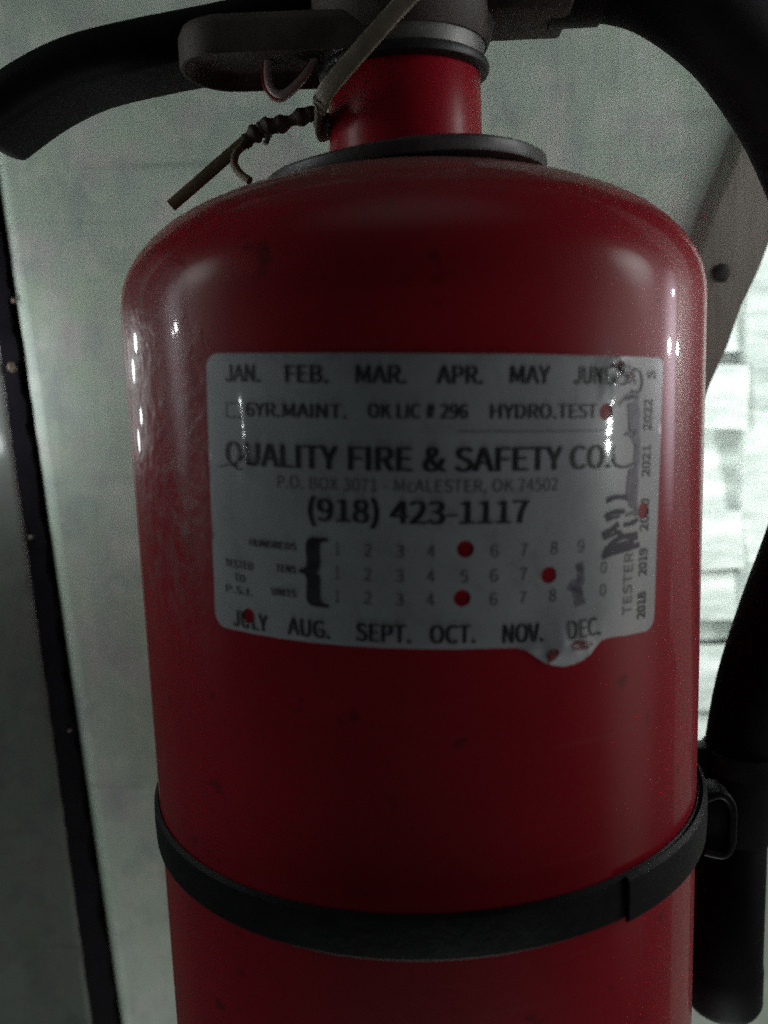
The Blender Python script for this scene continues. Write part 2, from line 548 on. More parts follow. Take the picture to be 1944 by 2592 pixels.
# leaning brace over the edge of the opening
br = empty('wooden_brace', (1.60 * R, WY * R, 0.45 * R), 'grey-brown leaning wooden strip with a screw beside the bright opening', 'brace')
hw = 0.142
dd = Vector((0.30, 0.78)).normalized()
nn = Vector((dd.y, -dd.x))
c0 = Vector((1.618, 0.594)) - Vector((1.60, 0.45)) - dd * 1.3
c1 = c0 + dd * 3.6
poly = []
rng = random.Random(3)
for i in range(19):                       # slightly ragged, hand-cut edges
    q = c0.lerp(c1, i / 18)
    e = hw + rng.uniform(-0.008, 0.008)
    poly.append(tuple(q - nn * e))
for i in range(19):
    q = c1.lerp(c0, i / 18)
    e = hw + rng.uniform(-0.014, 0.010)
    poly.append(tuple(q + nn * e))
bm = prism(poly, -0.055, -0.002)
obj('board', bm, M['brace'], br, True, 40)
bm = lathe([(0.0, 0.0), (0.046, 0.0), (0.044, 0.006), (0.026, 0.010), (0.0, 0.011)], 20, close=False)
bmesh.ops.rotate(bm, verts=bm.verts, cent=(0, 0, 0), matrix=Matrix.Rotation(math.radians(90), 3, 'X'))
sc = obj('screw', bm, M['screw'], br)
sc.location = (-0.060 * R, -0.055 * R, -0.016 * R)

# ------------------------------------------------------------------ extinguisher
ext = empty('fire_extinguisher', (0, 0, -5.2 * R), 'red fire extinguisher with white service sticker, strapped to the wall', 'fire extinguisher')
base_z = 5.2 * R


def put(o):
    """Parts are modelled in world axes round the body's axis; the Empty sits at the base."""
    o.location.z += base_z
    return o


prof = [(0.0, -5.05), (0.80, -5.05), (0.86, -5.2), (0.93, -5.2), (1.0, -5.05)]
prof += [(1.0, -4.9 + i * 0.34) for i in range(15)]
prof += [(1.0, 0.12), (1.0, 0.20), (0.998, 0.25), (0.99, 0.30), (0.970, 0.350), (0.938, 0.400), (0.892, 0.450), (0.835, 0.497),
         (0.76, 0.540), (0.66, 0.583), (0.55, 0.618), (0.42, 0.650), (0.30, 0.672), (0.24, 0.680)]
body = put(obj('cylinder', lathe(prof, 160, close=False), M['red'], ext, True, 60))
neck = put(obj('neck', lathe([(0.20, 0.66), (0.275, 0.66), (0.268, 0.72), (0.264, 0.80), (0.264, 0.99), (0.255, 1.004), (0.20, 1.004)], 64), M['red_neck'], ext))
col_bm = lathe([(0.27, 0.672), (0.44, 0.664), (0.478, 0.668), (0.486, 0.685), (0.484, 0.706), (0.468, 0.716), (0.44, 0.716), (0.36, 0.722), (0.27, 0.724)], 80)
bmesh.ops.rotate(col_bm, verts=col_bm.verts, cent=(0, 0, 0.69 * R), matrix=Matrix.Rotation(math.radians(-2.6), 3, 'Y') @ Matrix.Rotation(math.radians(1.5), 3, 'X'))
for v in col_bm.verts:                    # a little wavy, bent plastic
    a = math.atan2(v.co.x, -v.co.y)
    v.co.z += R * 0.006 * math.sin(3 * a + 0.6) - R * 0.012
collar = put(obj('neck_collar', col_bm, M['collar'], ext, True, 45))
ring = put(obj('seal_ring', lathe([(0.22, 0.994), (0.275, 0.994), (0.291, 1.004), (0.295, 1.017), (0.291, 1.030), (0.275, 1.040), (0.22, 1.040)], 64), M['oring'], ext))
valve = put(obj('valve_ring', lathe([(0.2, 1.03), (0.272, 1.03), (0.276, 1.07), (0.282, 1.092), (0.2, 1.092)], 64), M['aluminium'], ext))
vb = lathe([(0.12, 1.086), (0.288, 1.086), (0.300, 1.11), (0.315, 1.16), (0.315, 1.34), (0.24, 1.44), (0.0, 1.5)], 48, close=False)
valve_body = put(obj('valve_body', vb, M['dirty_metal'], ext, True, 40))
outlet = put(obj('valve_outlet', boxbm(0.27, 0.56, -0.15, 0.15, 1.155, 1.46, 0.02), M['dirty_metal'], ext))

# pressing lever: rounded black rubber-covered bar that droops at its free end
lp = [(0.05, 0.10, 1.31), (-0.30, 0.10, 1.235), (-0.62, 0.10, 1.180), (-0.90, 0.10, 1.142), (-1.13, 0.10, 1.100), (-1.30, 0.10, 1.035), (-1.44, 0.10, 0.955), (-1.53, 0.10, 0.895)]


def lever_scale(f):
    return 1.0 if f < 0.93 else max(0.35, math.sqrt(max(0.0, 1 - ((f - 0.93) / 0.075) ** 2)))


lever = put(obj('lever', sweep(lp, rrect(0.165, 0.40, 0.07, 5), (0, 1, 0), lever_scale, sub=10), M['black_rubber'], ext, True, 60))


# carrying handle: a metal channel open underneath, with a round end
def stadium(x0, x1, yc, hw_, n=14):
    pts = [(x1, yc - hw_)]
    for i in range(n + 1):
        a = math.radians(270 - 180 * i / n)
        pts.append((x0 + hw_ * 0.8 + hw_ * 0.8 * math.cos(a), yc + hw_ * math.sin(a)))
    pts.append((x1, yc + hw_))
    return pts


hb = bmesh.new()
loops = []
for inset, zz in ((0.05, 1.065), (0.022, 1.032), (0.014, 1.022), (0.004, 1.022), (0.0, 1.035), (0.0, 1.11), (0.012, 1.138), (0.04, 1.152)):
    loops.append([hb.verts.new((x * R, y * R, (zz + 0.015 * max(0.0, -x - 0.3)) * R)) for x, y in stadium(-0.755 + inset, 0.04, -0.06, 0.20 - inset)])
for A, B in zip(loops[:-1], loops[1:]):
    for i in range(len(A) - 1):
        hb.faces.new([A[i], A[i + 1], B[i + 1], B[i]])
hb.faces.new(loops[0])
hb.faces.new(loops[-1][::-1])
handle = put(obj('carrying_handle', hb, M['dirty_metal'], ext, True, 50))

# hose
hp = [(0.50, 0.0, 1.325), (0.68, 0.0, 1.325), (0.88, 0.02, 1.275), (1.10, 0.05, 1.135), (1.26, 0.09, 0.975), (1.40, 0.14, 0.79), (1.55, 0.20, 0.50), (1.66, 0.26, 0.10),
      (1.68, 0.31, -0.33), (1.60, 0.34, -0.70), (1.50, 0.35, -1.02), (1.41, 0.35, -1.34), (1.362, 0.35, -1.65), (1.31, 0.35, -2.0)]
hose = put(obj('hose', sweep(hp, circle(0.165, 24), (0, 1, 0.02), sub=10), M['hose'], ext, True, 70))
noz = lathe([(0.0, 0.0), (0.10, 0.0), (0.148, 0.0), (0.160, -0.02), (0.160, -0.60), (0.164, -0.64), (0.164, -0.80), (0.150, -0.83), (0.10, -0.86), (0.09, -0.80), (0.0, -0.80)], 32, close=False)
nozzle = obj('nozzle', noz, M['hose'], ext, True, 50)
nozzle.location = (1.302 * R, 0.35 * R, -1.99 * R + base_z)
ferr = lathe([(0.165, -0.09), (0.180, -0.085), (0.180, 0.085), (0.165, 0.09)], 28, close=False)
fo = obj('hose_ferrule', ferr, M['strap'], ext, True, 50)
fo.location = (0.585 * R, 0, 1.327 * R + base_z)
fo.rotation_euler = (0, math.radians(90), 0)

# ------------------------------------------------------------------ the service sticker
# letter shapes: per weight and character [advance, x y pairs, triangles]
GLYPH_DATA = (
    '{"r":{"#":[194,[35,0,56,0,66,80,118,80,108,0,129,0,139,80,175,80,175,102,141,102,149,160,183,160,183,182,151,182,160,254,139,254,130,182,78,182,87,254'
    ',67,254,57,182,22,182,22,160,55,160,48,102,14,102,14,80,45,80,68,102,76,160,128,160,120,102],[20,18,19,20,17,18,16,14,15,16,13,14,22,20,21,22,17,20,22'
    ',16,17,22,13,16,22,12,13,22,11,12,23,11,22,24,29,23,29,11,23,24,28,29,30,11,29,31,10,30,10,11,30,31,9,10,26,24,25,26,28,24,26,31,28,26,9,31,26,8,9,26,'
    '7,8,27,7,26,0,2,27,2,7,27,0,1,2,3,7,2,4,6,3,6,7,3,4,5,6]],"&":[238,[91,-5,108,-3,124,1,139,7,152,15,165,25,177,17,189,9,201,4,213,-1,224,-5,232,22,223'
    ',25,214,29,204,34,194,40,184,47,196,63,206,81,215,99,223,118,229,138,199,138,194,121,188,105,180,90,172,76,163,63,149,75,135,89,121,104,109,119,98,135'
    ',115,147,131,161,144,175,153,192,156,211,154,227,147,241,137,252,123,259,105,261,86,258,69,250,57,237,49,220,47,201,47,190,49,178,53,166,58,153,63,141'
    ',48,129,34,117,23,102,15,86,13,67,16,43,27,24,43,9,65,-1,144,42,134,35,125,29,115,25,105,22,95,21,78,23,64,29,53,39,46,52,44,68,45,80,50,90,57,100,66,'
    '110,76,118,88,102,100,86,114,70,129,55,86,156,82,165,78,175,76,184,74,193,74,201,75,213,79,224,86,232,95,237,106,239,115,237,122,233,126,227,129,219,1'
    '30,210,128,197,121,186,112,175,100,165],[43,41,42,43,40,41,44,40,43,44,39,40,45,39,44,45,92,39,92,93,39,93,38,39,45,91,92,94,38,93,45,90,91,46,90,45,9'
    '5,38,94,46,89,90,95,37,38,96,37,95,46,88,89,47,88,46,97,37,96,47,87,88,97,36,37,98,36,97,47,86,87,48,86,47,99,36,98,48,85,86,99,35,36,49,85,48,100,35,'
    '99,49,84,85,50,84,49,100,34,35,101,34,100,50,83,84,51,83,50,82,34,101,51,82,83,82,33,34,51,33,82,52,33,51,52,32,33,53,32,52,23,21,22,23,20,21,53,31,32'
    ',54,77,53,77,31,53,24,20,23,77,30,31,54,76,77,78,30,77,24,19,20,55,76,54,55,75,76,25,19,24,78,29,30,56,75,55,79,29,78,56,74,75,25,18,19,56,73,74,26,18'
    ',25,79,28,29,57,73,56,80,28,79,26,17,18,57,72,73,27,17,26,80,27,28,81,27,80,57,71,72,58,71,57,27,16,17,81,16,27,62,16,81,58,70,71,62,15,16,59,70,58,63'
    ',15,62,63,14,15,59,69,70,64,14,63,64,13,14,59,68,69,65,13,64,65,5,13,5,12,13,5,11,12,65,4,5,6,11,5,66,4,65,60,68,59,60,67,68,6,10,11,67,4,66,60,4,67,7'
    ',10,6,60,3,4,8,10,7,61,3,60,61,2,3,9,10,8,61,1,2,0,1,61]],"(":[118,[84,-69,103,-60,87,-29,75,4,66,38,61,73,59,109,61,144,66,179,75,213,87,246,103,277,'
    '84,286,66,254,52,221,41,186,34,149,32,109,34,69,41,32,52,-3,66,-37],[13,11,12,13,10,11,14,10,13,14,9,10,15,9,14,15,8,9,16,8,15,16,7,8,17,7,16,17,6,7,1'
    '8,6,17,18,5,6,18,4,5,19,4,18,19,3,4,20,3,19,20,2,3,21,2,20,21,1,2,0,1,21]],")":[118,[35,-69,52,-37,67,-3,77,32,84,69,86,109,84,149,77,186,67,221,52,25'
    '4,35,286,15,277,31,246,44,213,53,179,58,144,60,109,58,73,53,38,44,4,31,-29,15,-60],[11,9,10,12,9,11,12,8,9,13,8,12,13,7,8,14,7,13,14,6,7,15,6,14,15,5,'
    '6,16,5,15,17,5,16,17,4,5,18,4,17,18,3,4,19,3,18,19,2,3,20,2,19,20,1,2,21,1,20,21,0,1]],",":[97,[26,-67,44,-57,58,-45,68,-30,75,-13,77,7,76,20,73,30,67'
    ',38,60,42,50,44,43,43,36,40,31,36,28,29,26,22,27,14,31,8,36,3,42,0,50,-1,54,0,52,-12,47,-23,40,-33,31,-41,19,-48],[11,9,10,12,9,11,12,8,9,13,8,12,13,7'
    ',8,14,7,13,14,6,7,15,6,14,16,6,15,16,5,6,17,5,16,18,5,17,18,21,5,21,4,5,19,21,18,20,21,19,22,4,21,23,4,22,23,3,4,24,3,23,24,2,3,25,2,24,26,2,25,26,1,2'
    ',0,1,26]],"-":[121,[16,86,106,86,106,110,16,110],[0,2,3,0,1,2]],".":[97,[49,-5,56,-3,62,0,67,5,71,12,72,20,71,28,67,35,62,40,56,43,49,44,41,43,35,40,3'
    '0,35,27,28,26,20,27,12,30,5,35,0,41,-3],[11,9,10,12,9,11,12,8,9,13,8,12,13,7,8,13,6,7,14,6,13,14,5,6,15,5,14,16,5,15,16,4,5,16,3,4,17,3,16,17,2,3,18,2'
    ',17,18,1,2,19,1,18,19,0,1]],"0":[194,[97,-5,124,1,146,17,163,43,174,81,177,129,174,177,163,214,146,240,124,256,97,261,70,256,48,240,31,214,21,177,18,1'
    '29,21,81,31,43,48,17,70,1,97,21,81,25,68,38,57,59,51,89,48,129,51,169,57,199,68,220,81,232,97,236,114,232,127,220,137,199,144,169,146,129,144,89,137,5'
    '9,127,38,114,25],[11,9,10,12,9,11,12,8,9,13,29,12,29,30,12,30,8,12,30,31,8,31,7,8,13,28,29,32,7,31,13,27,28,33,7,32,14,27,13,33,6,7,14,26,27,34,6,33,1'
    '5,26,14,34,5,6,15,25,26,35,5,34,16,25,15,16,24,25,36,5,35,36,4,5,16,23,24,37,4,36,17,23,16,37,3,4,17,22,23,38,3,37,18,22,17,38,2,3,18,21,22,39,2,38,18'
    ',20,21,20,2,39,18,2,20,19,2,18,19,1,2,0,1,19]],"1":[194,[31,0,172,0,172,27,120,27,120,257,96,257,87,252,77,248,67,244,55,241,42,238,42,218,88,218,88,2'
    '7,31,27],[6,4,5,6,3,4,7,12,6,12,3,6,8,12,7,9,12,8,10,12,9,11,12,10,13,3,12,0,13,14,0,3,13,0,2,3,0,1,2]],"2":[194,[15,0,177,0,177,28,106,28,98,28,89,27'
    ',81,27,72,26,64,25,97,59,125,92,146,124,160,155,165,186,161,211,151,232,136,248,115,258,90,261,71,259,55,255,40,247,27,236,14,224,33,206,42,215,51,223'
    ',62,230,74,234,86,235,103,233,116,226,126,215,131,201,133,185,129,157,115,127,92,95,59,59,15,19],[19,17,18,20,17,19,20,16,17,21,16,20,21,15,16,22,29,2'
    '1,29,15,21,23,28,22,28,29,22,30,15,29,23,27,28,31,15,30,31,14,15,23,26,27,32,14,31,24,25,23,25,26,23,33,14,32,33,13,14,34,13,33,34,12,13,35,12,34,36,1'
    '2,35,36,11,12,37,11,36,37,10,11,38,10,37,38,9,10,39,9,38,39,8,9,4,2,3,4,1,2,5,1,4,6,1,5,7,1,6,8,1,7,39,1,8,0,1,39]],"3":[194,[92,-5,118,-1,141,8,159,2'
    '3,171,43,175,69,172,88,164,105,153,118,138,128,120,134,120,136,136,143,148,152,158,165,164,180,166,197,162,219,152,237,136,250,116,258,91,261,74,260,5'
    '9,256,45,249,32,241,20,231,37,210,46,219,56,226,67,231,78,234,90,235,105,233,117,228,126,220,131,208,133,195,131,179,124,165,110,155,90,148,62,146,62,'
    '121,93,119,116,112,131,101,140,87,142,70,140,53,133,40,122,30,107,24,90,22,74,24,59,28,47,34,36,42,27,51,10,31,21,20,35,10,51,3,70,-3],[22,20,21,23,20'
    ',22,23,19,20,24,19,23,24,18,19,25,18,24,26,32,25,32,18,25,32,33,18,33,17,18,26,31,32,26,30,31,34,17,33,26,29,30,27,28,26,28,29,26,35,17,34,36,17,35,36'
    ',16,17,37,16,36,37,15,16,38,15,37,38,14,15,39,14,38,40,14,39,40,13,14,41,13,40,41,12,13,42,12,41,43,12,42,43,11,12,43,10,11,43,9,10,43,8,9,44,8,43,45,'
    '8,44,45,7,8,46,7,45,46,6,7,47,6,46,47,5,6,48,5,47,49,5,48,49,4,5,50,4,49,59,57,58,50,3,4,59,56,57,51,3,50,59,55,56,60,55,59,52,3,51,60,54,55,53,3,52,6'
    '0,53,54,53,2,3,60,2,53,61,2,60,62,2,61,62,1,2,63,1,62,63,0,1]],"4":[194,[119,0,149,0,149,71,183,71,183,96,149,96,149,257,114,257,7,92,7,71,119,71,119,'
    '96,40,96,99,184,103,191,107,199,112,207,116,214,119,222,121,222,120,213,120,203,119,193,119,184,119,175],[8,6,7,8,18,6,18,19,6,19,5,6,8,17,18,20,5,19,'
    '8,16,17,21,5,20,8,15,16,22,5,21,8,14,15,23,5,22,8,13,14,8,12,13,24,5,23,11,5,24,8,11,12,8,5,11,8,4,5,8,3,4,9,3,8,10,3,9,0,2,10,2,3,10,0,1,2]],"5":[194'
    ',[92,-5,117,-1,140,10,159,28,171,53,176,83,172,114,161,137,144,153,123,162,98,165,90,165,82,164,74,161,67,159,60,155,67,229,163,229,163,257,39,257,30,'
    '137,47,126,56,131,64,136,72,139,80,140,90,141,108,139,123,131,134,119,141,103,143,83,140,62,133,45,121,33,106,25,89,22,72,24,58,28,45,34,35,42,26,50,9'
    ',29,21,19,34,10,50,2,69,-3],[20,16,19,16,18,19,16,17,18,20,15,16,11,9,10,12,9,11,13,9,12,13,8,9,14,8,13,15,8,14,20,8,15,20,25,8,25,26,8,26,7,8,27,7,26'
    ',20,24,25,20,23,24,28,7,27,21,22,20,22,23,20,28,6,7,29,6,28,30,6,29,30,5,6,31,5,30,31,4,5,32,4,31,33,4,32,33,3,4,42,40,41,34,3,33,42,39,40,42,38,39,35'
    ',3,34,43,38,42,35,2,3,43,37,38,36,2,35,43,36,37,43,2,36,44,2,43,44,1,2,45,1,44,46,1,45,46,0,1]],"6":[194,[105,-5,128,-1,149,10,165,28,175,51,179,79,17'
    '6,108,167,130,152,146,132,156,108,159,96,158,83,154,71,148,60,139,50,129,54,170,63,200,78,220,95,232,116,235,125,234,134,231,142,227,150,222,157,215,1'
    '75,235,165,244,155,251,143,256,130,260,114,261,86,256,60,241,39,215,25,176,20,123,24,77,36,41,54,16,78,1,50,103,61,115,72,125,82,131,93,134,103,136,11'
    '9,133,132,126,142,114,147,98,149,79,147,59,141,43,131,31,119,23,105,21,88,24,73,34,62,51,54,74],[32,30,31,32,29,30,33,29,32,33,28,29,33,27,28,33,26,27'
    ',34,19,33,19,20,33,20,26,33,21,26,20,21,22,26,22,23,26,23,24,26,24,25,26,34,18,19,34,17,18,35,17,34,35,16,17,36,16,35,36,15,16,11,9,10,12,9,11,12,8,9,'
    '13,8,12,14,8,13,14,7,8,15,45,14,45,46,14,46,7,14,47,7,46,15,44,45,48,7,47,15,43,44,48,6,7,36,43,15,49,6,48,36,42,43,37,42,36,37,41,42,50,6,49,50,5,6,3'
    '7,60,41,51,5,50,52,5,51,52,4,5,38,60,37,38,59,60,53,4,52,53,3,4,38,58,59,54,3,53,39,58,38,39,57,58,55,3,54,55,2,3,39,56,57,56,2,55,39,2,56,40,2,39,40,'
    '1,2,0,1,40]],"7":[194,[69,0,103,0,106,56,114,105,127,149,147,193,178,237,178,257,17,257,17,229,142,229,115,188,96,146,82,103,74,55],[9,7,8,9,6,7,9,10,'
    '6,10,5,6,11,5,10,11,4,5,12,4,11,12,3,4,13,3,12,13,2,3,14,2,13,14,1,2,0,1,14]],"8":[194,[98,-5,125,-1,147,8,164,22,174,40,178,62,176,81,170,97,160,110,'
    '148,121,135,129,135,131,144,139,154,150,161,163,167,177,169,193,166,215,157,234,142,248,123,257,99,261,76,257,57,249,42,235,32,217,28,195,30,180,35,16'
    '7,43,155,52,145,63,136,63,135,49,126,36,114,26,100,19,83,16,64,20,41,31,23,49,8,71,-1,116,139,98,147,82,155,69,166,61,179,57,195,59,209,65,221,74,229,'
    '85,235,98,237,113,234,125,228,134,218,140,206,142,191,141,180,138,169,132,159,125,149,98,19,81,22,66,28,55,38,47,51,44,67,46,81,51,94,58,106,68,116,80'
    ',125,101,116,119,106,134,95,144,81,148,63,145,48,139,36,129,27,115,21],[22,20,21,23,20,22,23,19,20,24,19,23,24,52,19,52,18,19,24,51,52,53,18,52,25,51,'
    '24,25,50,51,54,18,53,54,17,18,25,49,50,55,17,54,25,48,49,56,17,55,26,48,25,56,16,17,26,47,48,57,16,56,27,47,26,27,46,47,57,15,16,58,15,57,28,46,27,59,'
    '15,58,28,45,46,59,14,15,60,14,59,29,45,28,29,44,45,60,13,14,61,13,60,29,43,44,30,43,29,61,12,13,42,12,61,30,42,43,31,42,30,42,11,12,31,11,42,32,11,31,'
    '33,11,32,33,10,11,33,72,10,72,9,10,34,72,33,34,71,72,73,9,72,73,8,9,74,8,73,34,70,71,35,70,34,74,7,8,75,7,74,35,69,70,36,69,35,75,6,7,76,6,75,36,68,69'
    ',37,68,36,77,6,76,77,5,6,37,67,68,37,66,67,38,66,37,78,5,77,78,4,5,38,65,66,79,4,78,39,65,38,79,3,4,39,64,65,80,3,79,39,63,64,81,3,80,40,63,39,81,2,3,'
    '40,62,63,62,2,81,40,2,62,41,2,40,41,1,2,41,0,1]],"9":[194,[82,-5,110,0,136,16,156,44,170,84,175,139,171,183,159,217,141,242,117,256,89,261,66,257,46,2'
    '46,30,229,19,206,15,178,19,149,28,127,43,110,62,101,86,97,99,99,112,103,124,109,135,118,145,129,141,87,131,57,117,37,100,25,81,22,71,23,62,25,53,29,45'
    ',35,38,42,20,22,30,13,40,6,53,0,66,-3,145,155,134,142,124,133,113,126,102,122,91,121,75,124,62,131,53,143,47,159,46,178,48,198,54,214,63,226,75,234,89'
    ',236,107,233,122,223,133,207,141,184],[11,9,10,12,9,11,12,8,9,13,56,12,56,8,12,56,57,8,57,7,8,13,55,56,13,54,55,58,7,57,14,54,13,14,53,54,59,7,58,59,6'
    ',7,14,52,53,60,6,59,15,52,14,15,51,52,41,6,60,41,5,6,16,51,15,16,50,51,16,49,50,42,5,41,17,49,16,17,48,49,43,5,42,43,25,5,25,4,5,44,25,43,17,47,48,44,'
    '24,25,26,4,25,18,47,17,45,24,44,18,46,47,46,24,45,18,24,46,18,23,24,19,23,18,19,22,23,19,21,22,20,21,19,27,4,26,27,3,4,28,3,27,28,2,3,36,34,35,29,2,28'
    ',36,33,34,36,32,33,30,2,29,36,31,32,36,30,31,36,2,30,37,2,36,37,1,2,38,1,37,39,1,38,39,0,1,40,0,39]],"A":[213,[1,0,34,0,59,78,153,78,177,0,211,0,124,2'
    '57,88,257,67,104,79,144,85,161,90,178,95,195,100,213,105,230,106,230,111,213,116,195,122,178,127,161,132,144,145,104],[0,14,7,14,6,7,14,15,6,15,5,6,0,'
    '13,14,16,5,15,17,5,16,0,12,13,18,5,17,0,11,12,19,5,18,0,10,11,20,5,19,0,9,10,0,8,9,21,5,20,0,2,8,2,21,8,2,3,21,3,5,21,0,1,2,4,5,3]],"B":[230,[35,0,117'
    ',0,149,3,176,12,197,27,210,48,214,75,212,95,205,110,194,122,179,131,162,137,162,138,175,145,186,154,193,166,198,179,200,194,195,218,183,236,165,248,14'
    '0,254,111,257,35,257,68,148,68,231,107,231,129,230,146,225,158,217,165,206,168,190,166,175,159,164,147,155,129,150,106,148,68,26,68,123,112,123,137,12'
    '1,157,115,171,106,179,93,182,76,179,58,170,44,156,34,137,28,112,26],[0,25,23,25,22,23,25,21,22,25,20,21,25,19,20,25,26,19,26,27,19,27,18,19,0,24,25,28'
    ',18,27,29,18,28,29,17,18,30,17,29,31,17,30,31,16,17,32,16,31,32,15,16,33,15,32,33,14,15,34,14,33,35,14,34,35,13,14,36,13,35,0,38,24,38,36,24,38,13,36,'
    '38,12,13,38,11,12,38,10,11,38,39,10,39,9,10,0,37,38,40,9,39,40,8,9,41,8,40,42,8,41,42,7,8,43,7,42,43,6,7,44,6,43,45,6,44,45,5,6,46,5,45,46,4,5,47,4,46'
    ',48,4,47,49,4,48,49,3,4,0,49,37,0,3,49,0,2,3,0,1,2]],"C":[223,[132,-5,151,-3,168,2,184,9,198,19,211,32,193,53,183,43,172,35,160,29,147,25,133,24,106,2'
    '9,84,42,68,64,57,93,54,129,57,165,68,193,85,215,107,228,134,233,147,232,159,228,169,223,178,217,187,209,204,230,195,239,182,248,168,255,152,260,134,26'
    '1,97,255,66,238,42,211,26,174,20,128,26,82,41,45,65,18,96,1],[33,31,32,33,30,31,34,30,33,34,29,30,34,28,29,34,27,28,35,20,34,20,21,34,21,27,34,22,27,2'
    '1,23,27,22,23,24,27,24,25,27,25,26,27,35,19,20,35,18,19,36,18,35,36,17,18,37,17,36,37,16,17,37,15,16,38,15,37,38,14,15,39,14,38,39,13,14,7,5,6,40,13,3'
    '9,8,5,7,40,12,13,9,5,8,9,4,5,10,4,9,40,11,12,11,4,10,40,4,11,40,3,4,41,3,40,41,2,3,41,1,2,0,1,41]],"D":[241,[35,0,101,0,143,6,176,22,200,49,215,85,220'
    ',129,215,174,200,209,176,235,142,251,99,257,35,257,68,27,68,230,97,230,129,226,155,214,173,193,183,165,187,129,183,94,173,65,155,44,129,31,97,27],[0,1'
    '4,12,14,11,12,14,10,11,14,9,10,14,15,9,15,16,9,16,8,9,0,13,14,17,8,16,18,8,17,18,7,8,19,7,18,19,6,7,20,6,19,21,6,20,21,5,6,22,5,21,22,4,5,23,4,22,23,3'
    ',4,24,3,23,25,3,24,0,25,13,0,3,25,0,2,3,0,1,2]],"E":[206,[35,0,187,0,187,28,68,28,68,121,165,121,165,149,68,149,68,229,183,229,183,257,35,257],[0,8,11'
    ',8,10,11,8,9,10,0,7,8,0,4,7,4,6,7,4,5,6,0,3,4,0,2,3,0,1,2]],"F":[193,[35,0,68,0,68,115,166,115,166,143,68,143,68,229,183,229,183,257,35,257],[0,6,9,6,'
    '8,9,6,7,8,0,5,6,0,2,5,2,4,5,2,3,4,0,1,2]],"G":[241,[136,-5,156,-3,174,1,190,7,204,16,215,25,215,133,131,133,131,106,186,106,186,39,179,34,170,29,161,2'
    '6,150,24,139,24,109,29,85,42,68,64,57,93,54,129,57,165,69,193,87,215,110,228,139,233,153,232,166,228,177,223,186,216,194,209,212,230,202,239,190,247,1'
    '75,255,158,259,138,261,100,255,67,238,42,211,26,174,20,128,26,82,42,45,66,18,98,1],[37,35,36,37,34,35,38,34,37,38,33,34,38,32,33,38,31,32,39,24,38,24,'
    '25,38,25,31,38,26,31,25,27,31,26,27,28,31,28,29,31,29,30,31,39,23,24,39,22,23,40,22,39,40,21,22,41,21,40,41,20,21,8,6,7,8,9,6,9,5,6,41,19,20,42,19,41,'
    '10,5,9,42,18,19,43,18,42,43,17,18,44,17,43,44,16,17,11,5,10,12,5,11,13,5,12,44,15,16,14,5,13,14,4,5,15,4,14,44,4,15,45,4,44,45,3,4,45,2,3,0,2,45,0,1,2'
    ']],"H":[255,[35,0,68,0,68,121,187,121,187,0,220,0,220,257,187,257,187,149,68,149,68,257,35,257],[0,10,11,0,9,10,8,6,7,8,5,6,0,2,9,2,8,9,2,3,8,3,5,8,0,'
    '1,2,4,5,3]],"I":[102,[35,0,68,0,68,257,35,257],[0,2,3,0,1,2]],"J":[187,[83,-5,110,-1,130,11,143,28,151,50,154,75,154,257,121,257,121,78,120,58,115,42,'
    '106,32,95,26,80,24,69,25,59,28,51,34,43,42,35,53,12,36,22,22,34,10,48,2,65,-3],[8,6,7,8,5,6,9,5,8,9,4,5,10,4,9,19,17,18,10,3,4,11,3,10,19,16,17,20,16,'
    '19,20,15,16,12,3,11,20,14,15,12,2,3,13,2,12,20,13,14,20,2,13,21,2,20,21,1,2,22,1,21,23,1,22,23,0,1]],"K":[226,[35,0,68,0,68,81,112,134,189,0,225,0,132'
    ',159,213,257,176,257,68,128,68,128,68,257,35,257],[0,11,12,0,10,11,9,7,8,9,6,7,9,3,6,3,5,6,9,2,3,4,5,3,0,9,10,0,2,9,0,1,2]],"L":[190,[35,0,180,0,180,2'
    '8,68,28,68,257,35,257],[0,4,5,0,3,4,0,2,3,0,1,2]],"M":[284,[35,0,64,0,64,142,64,156,64,172,63,188,61,203,60,218,62,218,82,159,131,26,153,26,201,159,22'
    '2,218,223,218,222,203,221,188,220,172,219,156,219,142,219,0,249,0,249,257,210,257,161,119,158,109,154,98,151,87,147,77,143,66,142,66,138,77,134,87,131'
    ',98,127,109,123,119,74,257,35,257],[0,7,37,7,36,37,7,8,36,8,35,36,24,13,23,13,22,23,13,14,22,14,21,22,0,6,7,9,35,8,24,12,13,15,21,14,0,5,6,16,21,15,0,'
    '4,5,17,21,16,0,3,4,18,21,17,10,35,9,24,11,12,0,2,3,19,21,18,0,1,2,20,21,19,10,34,35,25,11,24,10,33,34,26,11,25,10,32,33,27,11,26,10,31,32,28,11,27,10,'
    '30,31,29,11,28,10,29,30,10,11,29]],"N":[253,[35,0,66,0,66,135,66,151,65,167,64,183,63,199,62,215,63,215,91,162,185,0,218,0,218,257,187,257,187,123,187'
    ',107,188,91,189,74,190,58,192,42,190,42,162,95,68,257,35,257],[0,7,23,7,22,23,7,8,22,8,21,22,14,12,13,14,11,12,0,6,7,9,21,8,0,5,6,0,4,5,0,3,4,10,21,9,'
    '0,2,3,0,1,2,15,11,14,16,11,15,10,20,21,17,11,16,18,11,17,19,11,18,10,19,20,10,11,19]],"O":[260,[130,-5,166,1,196,19,219,47,234,84,239,129,234,175,219,'
    '211,196,238,166,255,130,261,94,255,63,238,40,211,26,175,20,129,26,84,40,47,63,19,94,1,130,24,104,29,83,42,67,64,57,94,54,129,57,165,67,193,83,215,104,'
    '228,130,233,156,228,177,215,193,193,203,165,206,129,203,94,193,64,177,42,156,29],[11,9,10,12,9,11,12,8,9,13,29,12,29,30,12,30,8,12,30,31,8,31,7,8,13,2'
